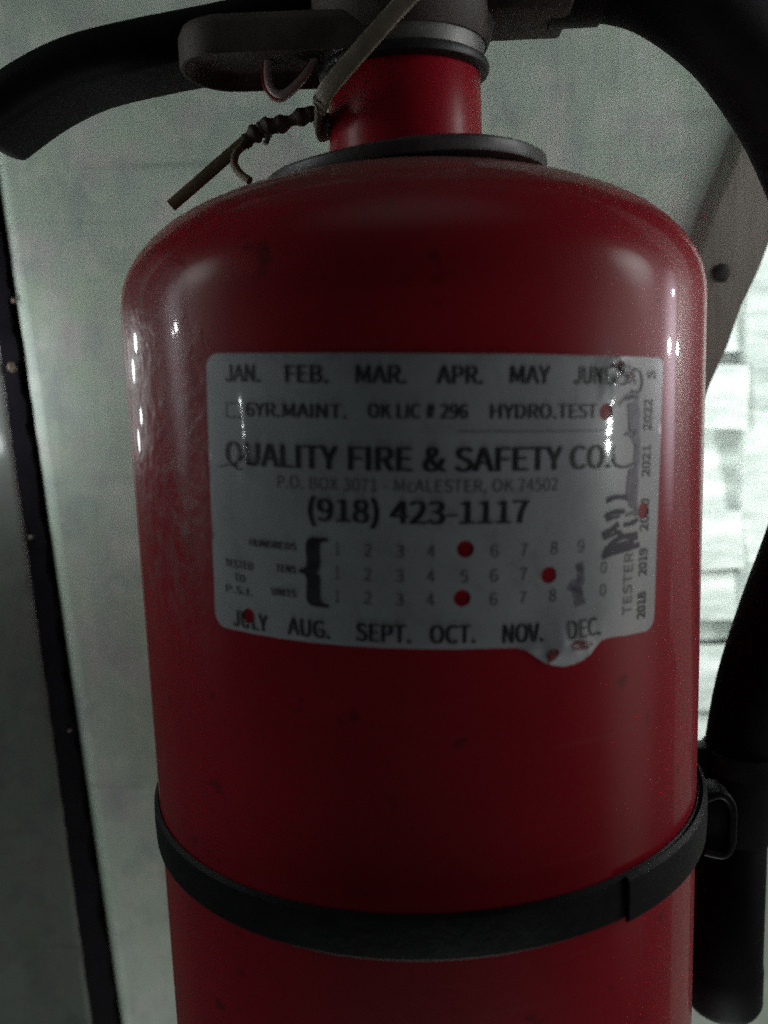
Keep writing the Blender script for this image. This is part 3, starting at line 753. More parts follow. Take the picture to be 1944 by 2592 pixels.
    '8,29,32,7,31,13,27,28,33,7,32,14,27,13,33,6,7,14,26,27,34,6,33,15,26,14,34,5,6,15,25,26,35,5,34,16,25,15,16,24,25,36,5,35,36,4,5,16,23,24,37,4,36,37,3'
    ',4,17,23,16,17,22,23,38,3,37,38,2,3,18,22,17,39,2,38,18,21,22,20,2,39,18,20,21,18,2,20,18,1,2,19,1,18,19,0,1]],"P":[221,[35,0,68,0,68,102,110,102,141,'
    '105,168,114,187,130,200,152,204,181,200,211,187,232,167,246,141,254,109,257,35,257,68,129,68,230,104,230,129,229,148,224,161,215,170,201,172,181,170,1'
    '62,162,147,149,137,130,130,106,129],[0,16,14,16,13,14,16,12,13,16,11,12,16,10,11,16,17,10,17,18,10,18,9,10,0,15,16,19,9,18,20,9,19,21,9,20,21,8,9,22,8'
    ',21,23,8,22,23,7,8,24,7,23,24,6,7,25,6,24,26,6,25,27,6,26,27,5,6,0,2,15,2,27,15,2,5,27,2,4,5,2,3,4,0,1,2]],"Q":[260,[130,22,104,27,83,41,67,63,57,93,5'
    '4,129,57,165,67,193,83,215,104,228,130,233,156,228,177,215,193,193,203,165,206,129,203,93,193,63,177,41,156,27,208,-64,217,-64,226,-63,233,-62,240,-60'
    ',245,-58,239,-34,235,-35,230,-36,224,-37,218,-37,212,-37,196,-36,181,-32,168,-25,157,-15,149,-3,179,7,204,26,223,53,235,88,239,129,234,175,219,211,196'
    ',238,166,255,130,261,94,255,63,238,40,211,26,175,20,129,25,87,37,52,57,25,83,6,114,-4,125,-23,140,-40,159,-53,182,-61],[47,45,46,48,45,47,48,44,45,49,'
    '9,48,9,10,48,10,44,48,10,11,44,11,43,44,49,8,9,12,43,11,49,7,8,13,43,12,50,7,49,13,42,43,50,6,7,14,42,13,51,6,50,14,41,42,51,5,6,15,41,14,52,5,51,52,4'
    ',5,16,41,15,16,40,41,17,40,16,52,3,4,17,39,40,53,3,52,18,39,17,53,2,3,18,38,39,54,2,53,19,38,18,54,1,2,0,38,19,54,0,1,0,37,38,55,0,54,55,37,0,55,36,37'
    ',56,36,55,56,35,36,57,35,56,57,34,35,58,34,57,58,33,34,58,32,33,27,25,26,28,25,27,29,25,28,58,31,32,30,25,29,31,25,30,58,25,31,59,25,58,60,25,59,60,24'
    ',25,60,23,24,20,23,60,20,22,23,20,21,22]],"R":[222,[68,135,68,230,111,230,133,229,150,224,163,215,170,203,173,185,170,167,163,153,150,143,133,137,111,'
    '135,176,0,213,0,147,112,167,119,183,130,195,144,203,163,205,185,201,213,189,233,170,247,145,254,116,257,35,257,35,0,68,0,68,109,114,109],[27,1,26,1,25'
    ',26,1,24,25,1,23,24,1,22,23,1,2,22,2,3,22,3,21,22,27,0,1,4,21,3,5,21,4,6,21,5,6,20,21,7,20,6,8,20,7,8,19,20,9,19,8,9,18,19,10,18,9,10,17,18,11,17,10,1'
    '2,17,11,27,29,0,29,12,0,29,17,12,29,16,17,29,15,16,29,30,15,30,14,15,27,28,29,13,14,30]],"S":[208,[106,-5,136,-1,160,9,178,25,190,45,194,68,191,89,184'
    ',105,172,118,158,128,141,137,104,153,92,158,81,164,71,172,64,182,62,196,64,208,70,219,80,226,93,231,110,233,123,232,136,229,148,224,158,217,168,209,18'
    '5,230,173,240,159,249,144,255,127,260,110,261,83,258,61,249,44,234,33,216,29,193,32,173,40,157,52,144,66,135,81,127,118,111,132,105,143,98,153,90,159,'
    '79,161,65,158,52,152,40,140,31,125,26,107,24,91,25,76,29,61,36,48,45,36,56,17,33,31,20,47,10,66,2,85,-3],[33,31,32,33,30,31,34,30,33,34,29,30,34,28,29'
    ',35,28,34,35,21,28,21,27,28,36,20,35,20,21,35,22,27,21,23,27,22,36,19,20,23,24,27,24,25,27,25,26,27,36,18,19,36,17,18,37,17,36,37,16,17,37,15,16,38,15'
    ',37,38,14,15,39,14,38,39,13,14,39,12,13,39,11,12,40,11,39,40,10,11,41,10,40,41,9,10,42,9,41,42,8,9,43,8,42,43,7,8,44,7,43,44,6,7,45,6,44,46,6,45,47,6,'
    '46,47,5,6,48,5,47,48,4,5,49,4,48,59,57,58,50,4,49,50,3,4,59,56,57,51,3,50,59,55,56,60,55,59,52,3,51,60,54,55,53,3,52,60,53,54,53,2,3,60,2,53,61,2,60,6'
    '2,2,61,62,1,2,63,1,62,63,0,1]],"T":[210,[89,0,121,0,121,229,199,229,199,257,11,257,11,229,89,229],[6,4,5,6,3,4,7,3,6,0,2,7,2,3,7,0,1,2]],"U":[252,[126'
    ',-5,156,-1,181,11,201,31,214,63,218,106,218,257,187,257,187,105,184,73,176,50,163,35,146,26,126,24,107,26,91,35,78,50,70,73,67,105,67,257,34,257,34,10'
    '6,39,63,52,31,71,11,97,-1],[21,19,20,21,18,19,8,6,7,8,5,6,22,18,21,8,4,5,22,17,18,9,4,8,22,16,17,10,4,9,23,16,22,10,3,4,23,15,16,11,3,10,23,14,15,12,3'
    ',11,24,14,23,12,2,3,24,13,14,13,2,12,24,2,13,25,2,24,25,1,2,25,0,1]],"V":[201,[82,0,120,0,201,257,168,257,127,118,122,100,117,83,113,67,108,50,102,33,'
    '101,33,95,50,91,67,86,83,81,100,76,118,34,257,0,257],[0,16,17,0,15,16,4,2,3,4,1,2,0,14,15,5,1,4,6,1,5,0,13,14,7,1,6,0,12,13,8,1,7,0,11,12,9,1,8,0,10,1'
    '1,0,9,10,0,1,9]],"X":[200,[6,0,40,0,77,69,81,77,85,85,89,93,93,102,98,111,99,111,104,102,109,93,113,85,117,77,121,69,159,0,195,0,120,131,190,257,156,2'
    '57,121,191,118,184,114,177,111,170,107,162,103,153,102,153,97,162,93,170,89,177,85,184,82,191,47,257,11,257,81,133],[33,31,32,33,30,31,19,17,18,19,16,'
    '17,33,29,30,20,16,19,33,28,29,21,16,20,33,27,28,22,16,21,33,26,27,23,16,22,33,25,26,24,16,23,33,24,25,33,16,24,0,7,33,7,16,33,7,8,16,8,15,16,0,6,7,9,1'
    '5,8,0,5,6,10,15,9,0,4,5,11,15,10,0,3,4,12,15,11,0,2,3,13,15,12,0,1,2,14,15,13]],"Y":[186,[77,0,109,0,109,99,186,257,153,257,120,184,115,173,110,162,10'
    '5,151,99,139,94,128,92,128,87,139,82,151,77,162,72,173,67,184,34,257,0,257,77,99],[19,17,18,19,16,17,5,3,4,5,2,3,19,15,16,6,2,5,19,14,15,7,2,6,19,13,1'
    '4,8,2,7,19,12,13,9,2,8,19,11,12,10,2,9,19,10,11,19,2,10,0,2,19,0,1,2]],"c":[178,[107,-5,121,-3,134,0,146,5,158,11,169,19,155,41,147,35,139,30,130,26,1'
    '20,23,110,22,90,25,74,35,62,50,54,71,51,95,54,119,62,140,75,155,91,165,111,168,120,167,128,165,135,162,142,157,149,152,165,173,156,180,147,186,136,191'
    ',124,194,110,195,81,191,56,178,36,158,23,130,18,95,23,60,35,33,54,12,79,0],[33,31,32,33,30,31,34,30,33,34,29,30,34,28,29,34,27,28,35,21,34,21,27,34,21'
    ',22,27,22,23,27,23,24,27,24,25,27,25,26,27,35,20,21,35,19,20,36,19,35,36,18,19,36,17,18,37,17,36,37,16,17,38,16,37,38,15,16,38,14,15,39,14,38,39,13,14'
    ',7,5,6,39,12,13,8,5,7,40,12,39,9,5,8,10,5,9,40,11,12,11,5,10,40,5,11,40,4,5,41,4,40,41,3,4,41,2,3,0,2,41,0,1,2]],"{":[118,[89,-60,106,-60,106,-41,96,-'
    '41,85,-40,78,-36,73,-29,70,-19,70,-6,70,8,70,22,71,36,72,50,72,65,71,79,68,90,64,98,57,104,48,108,48,110,57,113,64,119,68,127,71,138,72,152,72,167,71,'
    '182,70,195,70,209,70,223,70,237,73,247,78,254,85,257,96,259,106,259,106,277,89,277,72,276,60,271,51,261,45,246,43,225,44,209,45,194,46,179,47,165,47,1'
    '49,46,140,43,132,37,126,27,121,13,119,13,99,27,97,37,92,43,86,46,77,47,68,47,53,46,38,45,24,44,9,43,-8,45,-29,51,-43,60,-53,72,-58],[38,36,37,38,35,36'
    ',39,35,38,40,35,39,41,33,40,33,34,40,34,35,40,41,32,33,41,31,32,41,30,31,42,30,41,42,29,30,43,29,42,43,28,29,43,27,28,44,27,43,44,26,27,45,26,44,45,25'
    ',26,46,25,45,46,24,25,47,24,46,47,23,24,48,23,47,49,23,48,49,22,23,50,22,49,50,21,22,51,21,50,52,21,51,52,20,21,53,20,52,53,19,20,53,18,19,53,17,18,53'
    ',16,17,54,16,53,54,15,16,55,15,54,56,15,55,56,14,15,57,14,56,57,13,14,58,13,57,59,13,58,59,12,13,60,12,59,60,11,12,61,11,60,61,10,11,62,10,61,62,9,10,'
    '63,9,62,63,8,9,63,7,8,64,7,63,64,6,7,65,6,64,65,5,6,65,4,5,65,3,4,65,2,3,65,1,2,66,1,65,67,1,66,0,1,67]]},"space":97}')
PHI0, Z0, TAU = math.radians(4.0), -0.36 * R, math.radians(-2.33)
CT, ST_ = math.cos(TAU), math.sin(TAU)


def relief(u, v):
    """Height (m) of the sticker's surface above the paint: flat vinyl with bubbles and creases (u, v in mm)."""
    h = 0.12
    d = ((u - 21) / 7.0) ** 2 + ((v + 24) / 3.6) ** 2
    h += 0.85 * math.exp(-d * 1.3) * (1 + 0.6 * noise.noise(Vector((u * 0.55, v * 0.55, 2.0))))
    d = ((u - 31) / 3.5) ** 2 + ((v - 23) / 4.5) ** 2
    h += 0.40 * math.exp(-d) * (1 + 1.2 * noise.noise(Vector((u * 0.8, v * 0.8, 5.0))))
    t = (v - 13.3) / 0.35
    if u > -3:
        h += 0.09 * math.exp(-t * t)
    t = ((v - 6.9 - 0.12 * (u + 38)) / 0.3)
    if u < -33:
        h += 0.10 * math.exp(-t * t)
    d = ((u + 34.5) / 1.6) ** 2 + ((v - 8.5) / 5.0) ** 2
    h += 0.22 * math.exp(-d) * (1 + 1.5 * noise.noise(Vector((u * 0.9, v * 0.9, 9.0))))
    h += 0.025 * noise.noise(Vector((u * 0.22, v * 0.22, 1.0)))
    return max(h, 0.07) * 0.001


def wrap(u, v, lift=0.0):
    um, vm = u * 0.001, v * 0.001
    a = PHI0 + (um * CT - vm * ST_) / R
    z = Z0 + um * ST_ + vm * CT
    r = R + relief(u, v) + lift * 0.001
    return Vector((math.sin(a) * r, -math.cos(a) * r, z + base_z))


def smooth_closed(pts, sub=4):
    n = len(pts)
    out = []
    for i in range(n):
        p0, p1, p2, p3 = [Vector(pts[(i + k) % n]) for k in (-1, 0, 1, 2)]
        for s in range(sub):
            t = s / sub
            out.append(0.5 * ((2 * p1) + (p2 - p0) * t + (2 * p0 - 5 * p1 + 4 * p2 - p3) * t * t + (3 * p1 - p0 - 3 * p2 + p3) * t ** 3))
    return out


outline = []


def corner(cx, cy, r, a0, n=7):
    return [(cx + r * math.cos(math.radians(a0 - 90 * i / n)), cy + r * math.sin(math.radians(a0 - 90 * i / n))) for i in range(n + 1)]


outline += corner(-40.2, 23.1, 2.6, 180)
outline += [(x, 25.7) for x in range(-34, 40, 6)]
outline += corner(42.2, 24.1, 1.6, 90)
outline += [(43.8, y) for y in (18, 12, 6, 0, -6, -12, -17)]
outline += corner(41.0, -20.8, 2.8, 0)
outline += [(36.0, -23.4), (32.0, -23.2), (29.6, -23.4), (28.4, -24.3), (27.2, -25.5), (25.6, -26.3), (23.8, -26.9), (21.6, -27.1), (19.6, -26.6), (17.8, -25.9), (16.2, -24.7), (14.6, -23.6), (12.8, -23.0)]
outline += [(x, -22.9) for x in range(8, -38, -6)]
outline += corner(-40.2, -20.1, 2.8, 270)
outline += [(-43.0, y) for y in (-14, -8, -2, 4, 10, 16)]
outline = [(x + 0.10 * noise.noise(Vector((x * 0.4, y * 0.4, 3.0))), y + 0.10 * noise.noise(Vector((x * 0.4, y * 0.4, 7.0)))) for x, y in outline]

holes = [(3.64, -5.88, 1.45), (18.4, -10.83, 1.45), (3.27, -14.15, 1.45), (-34.88, -19.76, 1.35), (28.92, 16.38, 1.45), (39.15, -1.18, 1.50)]


def inside(pt, poly):
    x, y = pt
    c = False
    j = len(poly) - 1
    for i in range(len(poly)):
        xi, yi = poly[i]
        xj, yj = poly[j]
        if (yi > y) != (yj > y) and x < (xj - xi) * (y - yi) / (yj - yi) + xi:
            c = not c
        j = i
    return c


V2, E2 = [], []


def add_loop(pts):
    b = len(V2)
    V2.extend(Vector(p) for p in pts)
    E2.extend((b + i, b + (i + 1) % len(pts)) for i in range(len(pts)))


add_loop(outline)
hole_loops = []
for hx, hy, hr in holes:
    lp_ = [(hx + hr * math.cos(2 * math.pi * i / 20), hy + hr * math.sin(2 * math.pi * i / 20)) for i in range(20)]
    hole_loops.append(lp_)
    add_loop(lp_)
for i in range(-43, 44):
    for j in range(-27, 26):
        x, y = i * 1.0 + (0.5 if j % 2 else 0.0), j * 1.0
        if inside((x, y), outline) and all((x - hx) ** 2 + (y - hy) ** 2 > (hr + 0.25) ** 2 for hx, hy, hr in holes):
            V2.append(Vector((x, y)))
res = delaunay_2d_cdt(V2, E2, [], 0, 1e-5)
vs, fs = res[0], res[2]
keep = []
for f in fs:
    c = sum((vs[i] for i in f), Vector((0, 0))) / len(f)
    if inside(c, outline) and all((c.x - hx) ** 2 + (c.y - hy) ** 2 > (hr * 0.985) ** 2 for hx, hy, hr in holes):
        keep.append(tuple(f))
me = bpy.data.meshes.new('sticker')
verts = [wrap(v.x, v.y) for v in vs]
faces = list(keep)
# turn the rim down to the paint so that the vinyl has an edge
used = {}
for f in keep:
    for i in range(3):
        a, b = f[i], f[(i + 1) % 3]
        used[(a, b)] = used.get((a, b), 0) + 1
rim = [(a, b) for (a, b) in used if (b, a) not in used]
low = {}


def lowv(i):
    if i not in low:
        co = verts[i]
        flat = Vector((co.x, co.y, 0)).normalized() * (R + 0.00001)
        low[i] = len(verts)
        verts.append(Vector((flat.x, flat.y, co.z)))
    return low[i]


for a, b in rim:
    faces.append((b, a, lowv(a), lowv(b)))
me.from_pydata([tuple(v) for v in verts], [], faces)
me.update()
sticker = obj('service_sticker', me, M['label'], ext, True, 40)
sticker['label'] = 'white printed service sticker with punched holes and a bubbled lower corner'


def flat_piece(name, pts, tris, m, lift=0.05):
    me_ = bpy.data.meshes.new(name)
    me_.from_pydata([tuple(wrap(x, y, lift)) for x, y in pts], [], tris)
    me_.update()
    return obj(name, me_, m, sticker, False)


GLYPHS = json.loads(GLYPH_DATA)


def text_mesh(s_, bold):
    """Flat letter outlines set side by side (outline data at the end of the constants block)."""
    G = GLYPHS['r']
    x = 0
    vx, fx_ = [], []
    for c in s_:
        if c == ' ':
            x += GLYPHS['space']
            continue
        adv, vv, tt = G[c]
        b = len(vx)
        vx += [((vv[k] + x) * 0.001, vv[k + 1] * 0.001) for k in range(0, len(vv), 2)]
        fx_ += [(tt[k] + b, tt[k + 1] + b, tt[k + 2] + b) for k in range(0, len(tt), 3)]
        x += adv
    return vx, fx_


CAP = {}


def cap_height(bold):
    if bold not in CAP:
        v, _ = text_mesh('H', bold)
        CAP[bold] = (min(y for _, y in v), max(y for _, y in v))
    return CAP[bold]


def put_text(s, u0, u1, vmid, h, bold, m, vertical=None):
    v, f = text_mesh(s, bold)
    x0, x1 = min(x for x, _ in v), max(x for x, _ in v)
    if s == '{':
        y0, y1 = min(y for _, y in v), max(y for _, y in v)
    else:
        y0, y1 = cap_height(bold)
    out = []
    for x, y in v:
        fx_ = (x - x0) / (x1 - x0)
        fy_ = (y - y0) / (y1 - y0) - 0.5
        if vertical is None:
            out.append((u0 + (u1 - u0) * fx_, vmid + h * fy_))
        else:                              # reads upwards: u0..u1 is the span in v
            out.append((vertical - h * fy_, u0 + (u1 - u0) * fx_))
    # heavier weights: the same strokes laid down again a hair to either side, each on its own level
    shift = {0: [0], 0.5: [0], 1: [-0.05, 0, 0.05], 2: [-0.06, -0.02, 0.02, 0.06]}[bold]
    P, T, L = [], [], []
    for k, d_ in enumerate(shift):
        b = len(P)
        dx, dy = (d_ * h, 0) if vertical is None else (0, d_ * h)
        P += [(x + dx, y + dy) for x, y in out]
        L += [0.05 + 0.012 * k] * len(out)
        for t in f:
            cx = sum(P[q + b][0] for q in t) / 3
            cy = sum(P[q + b][1] for q in t) / 3
            if all((cx - hx) ** 2 + (cy - hy) ** 2 > (hr * 1.05) ** 2 for hx, hy, hr in holes):
                T.append(tuple(q + b for q in t))
    me_ = bpy.data.meshes.new('lettering')
    me_.from_pydata([tuple(wrap(x, y, l_)) for (x, y), l_ in zip(P, L)], [], T)
    me_.update()
    return obj('lettering', me_, m, sticker, False)


TEXT = [
    ('JAN.', -38.45, -31.30, 22.4, 2.85, 1), ('FEB.', -26.40, -19.10, 22.4, 2.85, 1), ('MAR.', -14.34, -6.38, 22.4, 2.85, 1), ('APR.', -1.37, 5.87, 22.4, 2.85, 1),
    ('MAY', 10.58, 17.43, 22.5, 2.85, 1), ('JUNE', 22.08, 29.6, 22.5, 2.85, 1),
    ('6YR.MAINT.', -34.19, -16.02, 16.45, 2.28, 1), ('OK LIC # 296', -12.37, 3.57, 16.6, 2.28, 1), ('HYDRO.TEST', 7.38, 26.88, 16.6, 2.33, 1),
    ('QUALITY FIRE & SAFETY CO.', -38.82, 30.09, 8.89, 3.89, 2),
    ('P.O. BOX 3071 - McALESTER, OK 74502', -28.30, 19.60, 4.55, 2.04, 0),
    ('(918) 423-1117', -22.52, 14.20, 0.2, 3.75, 2),
    ('HUNDREDS', -34.25, -24.99, -6.4, 1.29, 1), ('TENS', -28.90, -25.05, -10.4, 1.30, 1), ('UNITS', -29.84, -25.12, -14.6, 1.31, 1),
    ('TESTED', -39.93, -33.67, -10.7, 1.34, 1), ('TO', -37.81, -35.48, -13.1, 1.35, 1), ('P.S.I.', -39.91, -34.01, -15.4, 1.36, 1),
    ('{', -23.76, -19.9, -10.5, 12.0, 2),
    ('JULY', -38.47, -30.92, -20.6, 3.0, 1), ('AUG.', -26.73, -19.05, -20.4, 3.05, 1), ('SEPT.', -14.34, -5.20, -20.3, 3.1, 1), ('OCT.', -1.88, 5.58, -20.3, 3.1, 1),
    ('NOV.', 10.45, 17.42, -20.5, 3.15, 1), ('DEC.', 22.35, 29.3, -20.7, 3.15, 1)]
XD = {'1': -17.6, '2': -12.4, '3': -7.05, '4': -1.95, '5': 3.55, '6': 8.6, '7': 13.75, '8': 19.25, '9': 24.6, '0': 29.7}
for row, vv in (('12346789', -6.25), ('1234567' + '90', -10.4), ('12346' + '7890', -14.4)):
    for c in row:
        wd = 0.36 if c == '1' else 0.66
        TEXT.append((c, XD[c] - wd, XD[c] + wd, vv, 2.1, 0.5))
for s, u0, u1, vm, h, b in TEXT:
    put_text(s, u0, u1, vm, h, b, M['ink_thin'] if b in (0, 0.5) else M['ink'])
for s, um, v0, v1, h in [('2018', 39.68, -20.9, -16.1, 2.3), ('2019', 39.68, -13.0, -8.1, 2.3), ('2020', 39.66, -4.9, 0.9, 2.3), ('2021', 39.6, 4.9, 10.4, 2.3),
                         ('2022', 39.6, 13.1, 18.4, 2.3), ('S', 40.2, 22.0, 23.4, 2.2), ('TESTER', 35.7, -19.6, -8.4, 2.2)]:
    put_text(s, v0, v1, 0, h, 1 if s != 'TESTER' else 0.5, M['ink'] if s != 'TESTER' else M['ink_thin'], vertical=um)


def ribbon(pts, wd, m, lift=0.09, name='marker_stroke', sub=5):
    C = [Vector((p.x, p.y)) for p in catmull([(x, y, 0) for x, y in pts], sub)]
    P, T = [], []
    n = len(C)
    for i, c in enumerate(C):
        t = (C[min(i + 1, n - 1)] - C[max(i - 1, 0)]).normalized()
        k = wd / 2 * (1 + 0.35 * noise.noise(Vector((c.x * 1.3, c.y * 1.3, 4.0))))
        P += [(c.x - t.y * k, c.y + t.x * k), (c.x + t.y * k, c.y - t.x * k)]
    for i in range(n - 1):
        T.append((2 * i, 2 * i + 1, 2 * i + 3, 2 * i + 2))
    return flat_piece(name, P, T, m, lift)


# empty tick box, dark lines drawn along the fold and the crease under the Q
bxs = [(-38.5, 17.4), (-35.3, 17.4), (-35.3, 15.0), (-38.5, 15.0), (-38.5, 17.4)]
for a, b in zip(bxs[:-1], bxs[1:]):
    ribbon([a, ((a[0] + b[0]) / 2, (a[1] + b[1]) / 2), b], 0.22, M['ink_thin'], 0.05, 'tick_box_line', 2)
ribbon([(2, 13.45), (15, 13.4), (30, 13.35)], 0.16, M['ink_thin'], 0.05, 'fold_line')
ribbon([(-40.6, 6.3), (-38.2, 6.8), (-35.8, 7.3)], 0.30, M['ink_thin'], 0.05, 'crease_line')

# felt-pen scrawl over the right side
for pts, wd, mm in [
    ([(29.2, -8.5), (33.0, -7.9), (38.4, -7.2)], 1.0, 'marker'), ([(29.5, -7.8), (33.0, -5.6), (37.8, -5.2)], 0.9, 'marker'),
    ([(30.2, -8.0), (33.4, -6.9), (36.8, -6.4)], 1.1, 'marker'), ([(37.8, -6.0), (34.5, -5.4), (32.0, -4.1)], 0.7, 'marker'),
    ([(29.0, -4.6), (31.0, -4.0), (32.8, -3.0)], 0.9, 'marker'), ([(29.3, -5.3), (31.4, -4.9), (33.4, -4.3)], 0.6, 'marker'),
    ([(29.6, -1.6), (31.5, -0.9), (34.2, -0.9)], 0.9, 'marker'), ([(29.9, -2.3), (31.5, -1.8), (33.0, -1.7)], 0.5, 'marker'),
    ([(29.8, 1.2), (31.6, 1.7), (34.4, 1.6)], 0.9, 'marker'), ([(34.0, -3.3), (36.0, -3.2), (37.8, -2.6)], 0.8, 'marker'),
    ([(34.6, -1.6), (36.0, -1.4), (37.6, -0.9)], 0.7, 'marker_faint'),
    ([(37.3, -2.0), (36.9, 1.0), (37.1, 4.0), (36.6, 7.0)], 0.8, 'marker_faint'), ([(36.2, -0.4), (35.8, 2.4), (36.2, 6.2)], 0.9, 'marker_faint'),
    ([(35.0, 0.8), (34.8, 3.4), (35.2, 6.4)], 0.8, 'marker_faint'), ([(36.9, 6.0), (37.2, 9.0), (36.6, 12.6)], 0.9, 'marker_faint'),
    ([(36.4, 11.5), (36.2, 14.0), (35.4, 17.4)], 1.2, 'marker_faint'), ([(35.3, 12.8), (34.8, 15.0), (34.4, 17.6)], 1.0, 'marker_faint'),
    ([(36.9, 13.6), (36.9, 16.0), (36.2, 18.4)], 0.7, 'marker_faint'),
    ([(30.6, 8.4), (31.8, 7.2), (34.0, 6.9), (36.2, 7.4)], 0.45, 'marker'), ([(31.2, 10.6), (30.9, 9.4), (31.4, 8.2)], 0.4, 'marker_faint'),
    ([(36.6, 8.4), (36.2, 11.0), (34.6, 12.6), (33.4, 12.4)], 0.6, 'marker_faint'),
    ([(36.3, 13.0), (35.6, 15.4), (35.2, 18.0)], 2.2, 'marker_faint'), ([(36.6, 7.6), (36.9, 10.0), (36.6, 12.8)], 1.3, 'marker_faint'), ([(36.0, 0.0), (35.8, 3.0), (36.2, 6.6)], 1.6, 'marker_faint'),
    ([(31.8, 17.6), (34.0, 19.2), (36.6, 18.6)], 0.6, 'marker_faint'), ([(33.2, 18.6), (35.0, 18.9), (36.8, 18.9)], 0.7, 'marker'),
    ([(34.6, 19.9), (36.8, 19.8), (37.5, 21.4), (36.8, 23.2), (35.2, 23.6), (34.2, 22.6)], 0.5, 'marker'),
    ([(30.0, 21.4), (31.8, 22.6), (33.0, 24.6)], 0.6, 'marker_faint'), ([(29.4, 24.4), (31.4, 23.4), (33.8, 22.2)], 0.5, 'marker'),
    ([(30.6, 20.9), (33.0, 21.2), (35.2, 21.7)], 0.45, 'marker'), ([(32.0, 24.6), (33.2, 23.2), (33.4, 21.0)], 0.45, 'marker'),
    ([(33.6, 24.2), (35.0, 22.8), (35.8, 21.0)], 0.4, 'marker_faint')]:
    ribbon(pts, wd, M[mm])


# rubbed-through patches where the bubble is torn, and grey thumb smears
def blot(cx, cy, rx, ry, m, seed, name, lift=0.07, rot=0.0):
    P = [(cx, cy)]
    n = 22
    for i in range(n):
        a = 2 * math.pi * i / n
        k = 1 + 0.55 * noise.noise(Vector((math.cos(a) * 1.4, math.sin(a) * 1.4, seed)))
        x, y = rx * k * math.cos(a), ry * k * math.sin(a)
        P.append((cx + x * math.cos(rot) - y * math.sin(rot), cy + x * math.sin(rot) + y * math.cos(rot)))
    T = [(0, 1 + i, 1 + (i + 1) % n) for i in range(n)]
    return flat_piece(name, P, T, m, lift)


blot(19.2, -24.6, 1.4, 0.9, M['tear_red'], 1.0, 'torn_patch', rot=0.9)
blot(24.9, -23.6, 2.3, 0.75, M['tear_red'], 2.0, 'torn_patch', rot=-0.15)
blot(31.4, 24.2, 1.2, 0.6, M['tear_red'], 4.0, 'torn_patch', rot=0.4)
blot(34.2, 22.4, 0.9, 0.5, M['tear_red'], 5.0, 'torn_patch')
ribbon([(22.6, -12.6), (24.0, -13.8), (24.8, -16.6)], 2.0, M['marker_faint'], 0.04, 'smear')
ribbon([(24.3, -9.2), (24.8, -11.2), (24.6, -13.0)], 1.5, M['marker_faint'], 0.042, 'smear')

# ------------------------------------------------------------------ bracket
brk = empty('wall_bracket', (0, WY * R, -1.55 * R), 'black steel strap bracket round the lower body of the extinguisher', 'bracket')


def bput(o):
    o.location.y -= WY * R
    o.location.z += 1.55 * R
    return o


ZT, ZB = -1.478, -1.622


def band(r0, r1, a0, a1, seg, zt=ZT, zb=ZB, tail=True):
    bm_ = bmesh.new()
    pts = []
    if tail:
        pts.append((-1, 1.25, -90))
        pts.append((-1, 0.6, -90))
    for i in range(seg + 1):
        pts.append((0, 0, a0 + (a1 - a0) * i / seg))
    if tail:
        pts.append((1, 0.6, 90))
        pts.append((1, 1.25, 90))
    rings = []
    for s, y, a in pts:
        ar = math.radians(a)
        ring_ = []
        for rr, zz in ((r0, zb), (r1, zb + 0.012), (r1 + 0.002, (zb + zt) / 2), (r1, zt - 0.012), (r0, zt)):
            if s:
                x_, y_ = s * rr, y
            else:
                x_, y_ = math.sin(ar) * rr, -math.cos(ar) * rr
            wob = 0.006 * math.sin(ar * 2.3 + 0.5)
            ring_.append(bm_.verts.new((x_ * R, y_ * R, (zz + wob) * R)))
        rings.append(ring_)
    for A, B in zip(rings[:-1], rings[1:]):
        for j in range(5):
            k = (j + 1) % 5
            bm_.faces.new([A[j], B[j], B[k], A[k]])
    bm_.faces.new(rings[0])
    bm_.faces.new(rings[-1][::-1])
    return bm_


bput(obj('strap', band(1.004, 1.018, -90, 90, 72), M['strap'], brk, True, 40))
bput(obj('strap_overlap', band(1.0215, 1.036, 34.5, 88, 26, ZT + 0.004, ZB - 0.004, False), M['strap'], brk, True, 40))
bput(obj('back_plate', boxbm(-0.30, 0.30, 1.08, WY - 0.002, -2.6, -0.7, 0.02), M['strap'], brk))
bput(obj('cross_bar', boxbm(-1.06, 1.06, 1.20, WY - 0.004, -1.70, -1.40, 0.02), M['strap'], brk))
# latch loop standing out at the right, in front of the hose
lt = sweep([(1.035, -0.10, -1.60), (1.10, -0.10, -1.585), (1.138, -0.10, -1.63), (1.142, -0.10, -1.72), (1.138, -0.10, -1.79), (1.11, -0.10, -1.825), (1.04, -0.10, -1.81)], rrect(0.030, 0.10, 0.010, 3), (0, 1, 0), sub=6)
bput(obj('latch_loop', lt, M['strap'], brk, True, 50))
bput(obj('latch_plate', boxbm(1.03, 1.132, -0.135, 0.02, -1.815, -1.595, 0.012), M['strap'], brk))
# clip that holds the hose
bput(obj('hose_clip', boxbm(1.03, 1.24, 0.30, 0.40, -1.74, -1.60, 0.02), M['strap'], brk))
hc = lathe([(0.160, -0.05), (0.171, -0.045), (0.171, 0.045), (0.160, 0.05)], 28, close=False)
hco = obj('hose_clip_band', hc, M['strap'], brk, True, 50)
hco.location = (1.361 * R, 0.35 * R - WY * R, -1.66 * R + 1.55 * R)

# ------------------------------------------------------------------ plastic tie round the neck, with its frayed tail
tie = empty('plastic_tie', (-0.29 * R, -0.05 * R, 0.86 * R), 'tan plastic tie looped round the neck with twisted tail at its left', 'tie')


def tput(o):
    o.location = (0.29 * R, 0.05 * R, -0.86 * R)
    return o


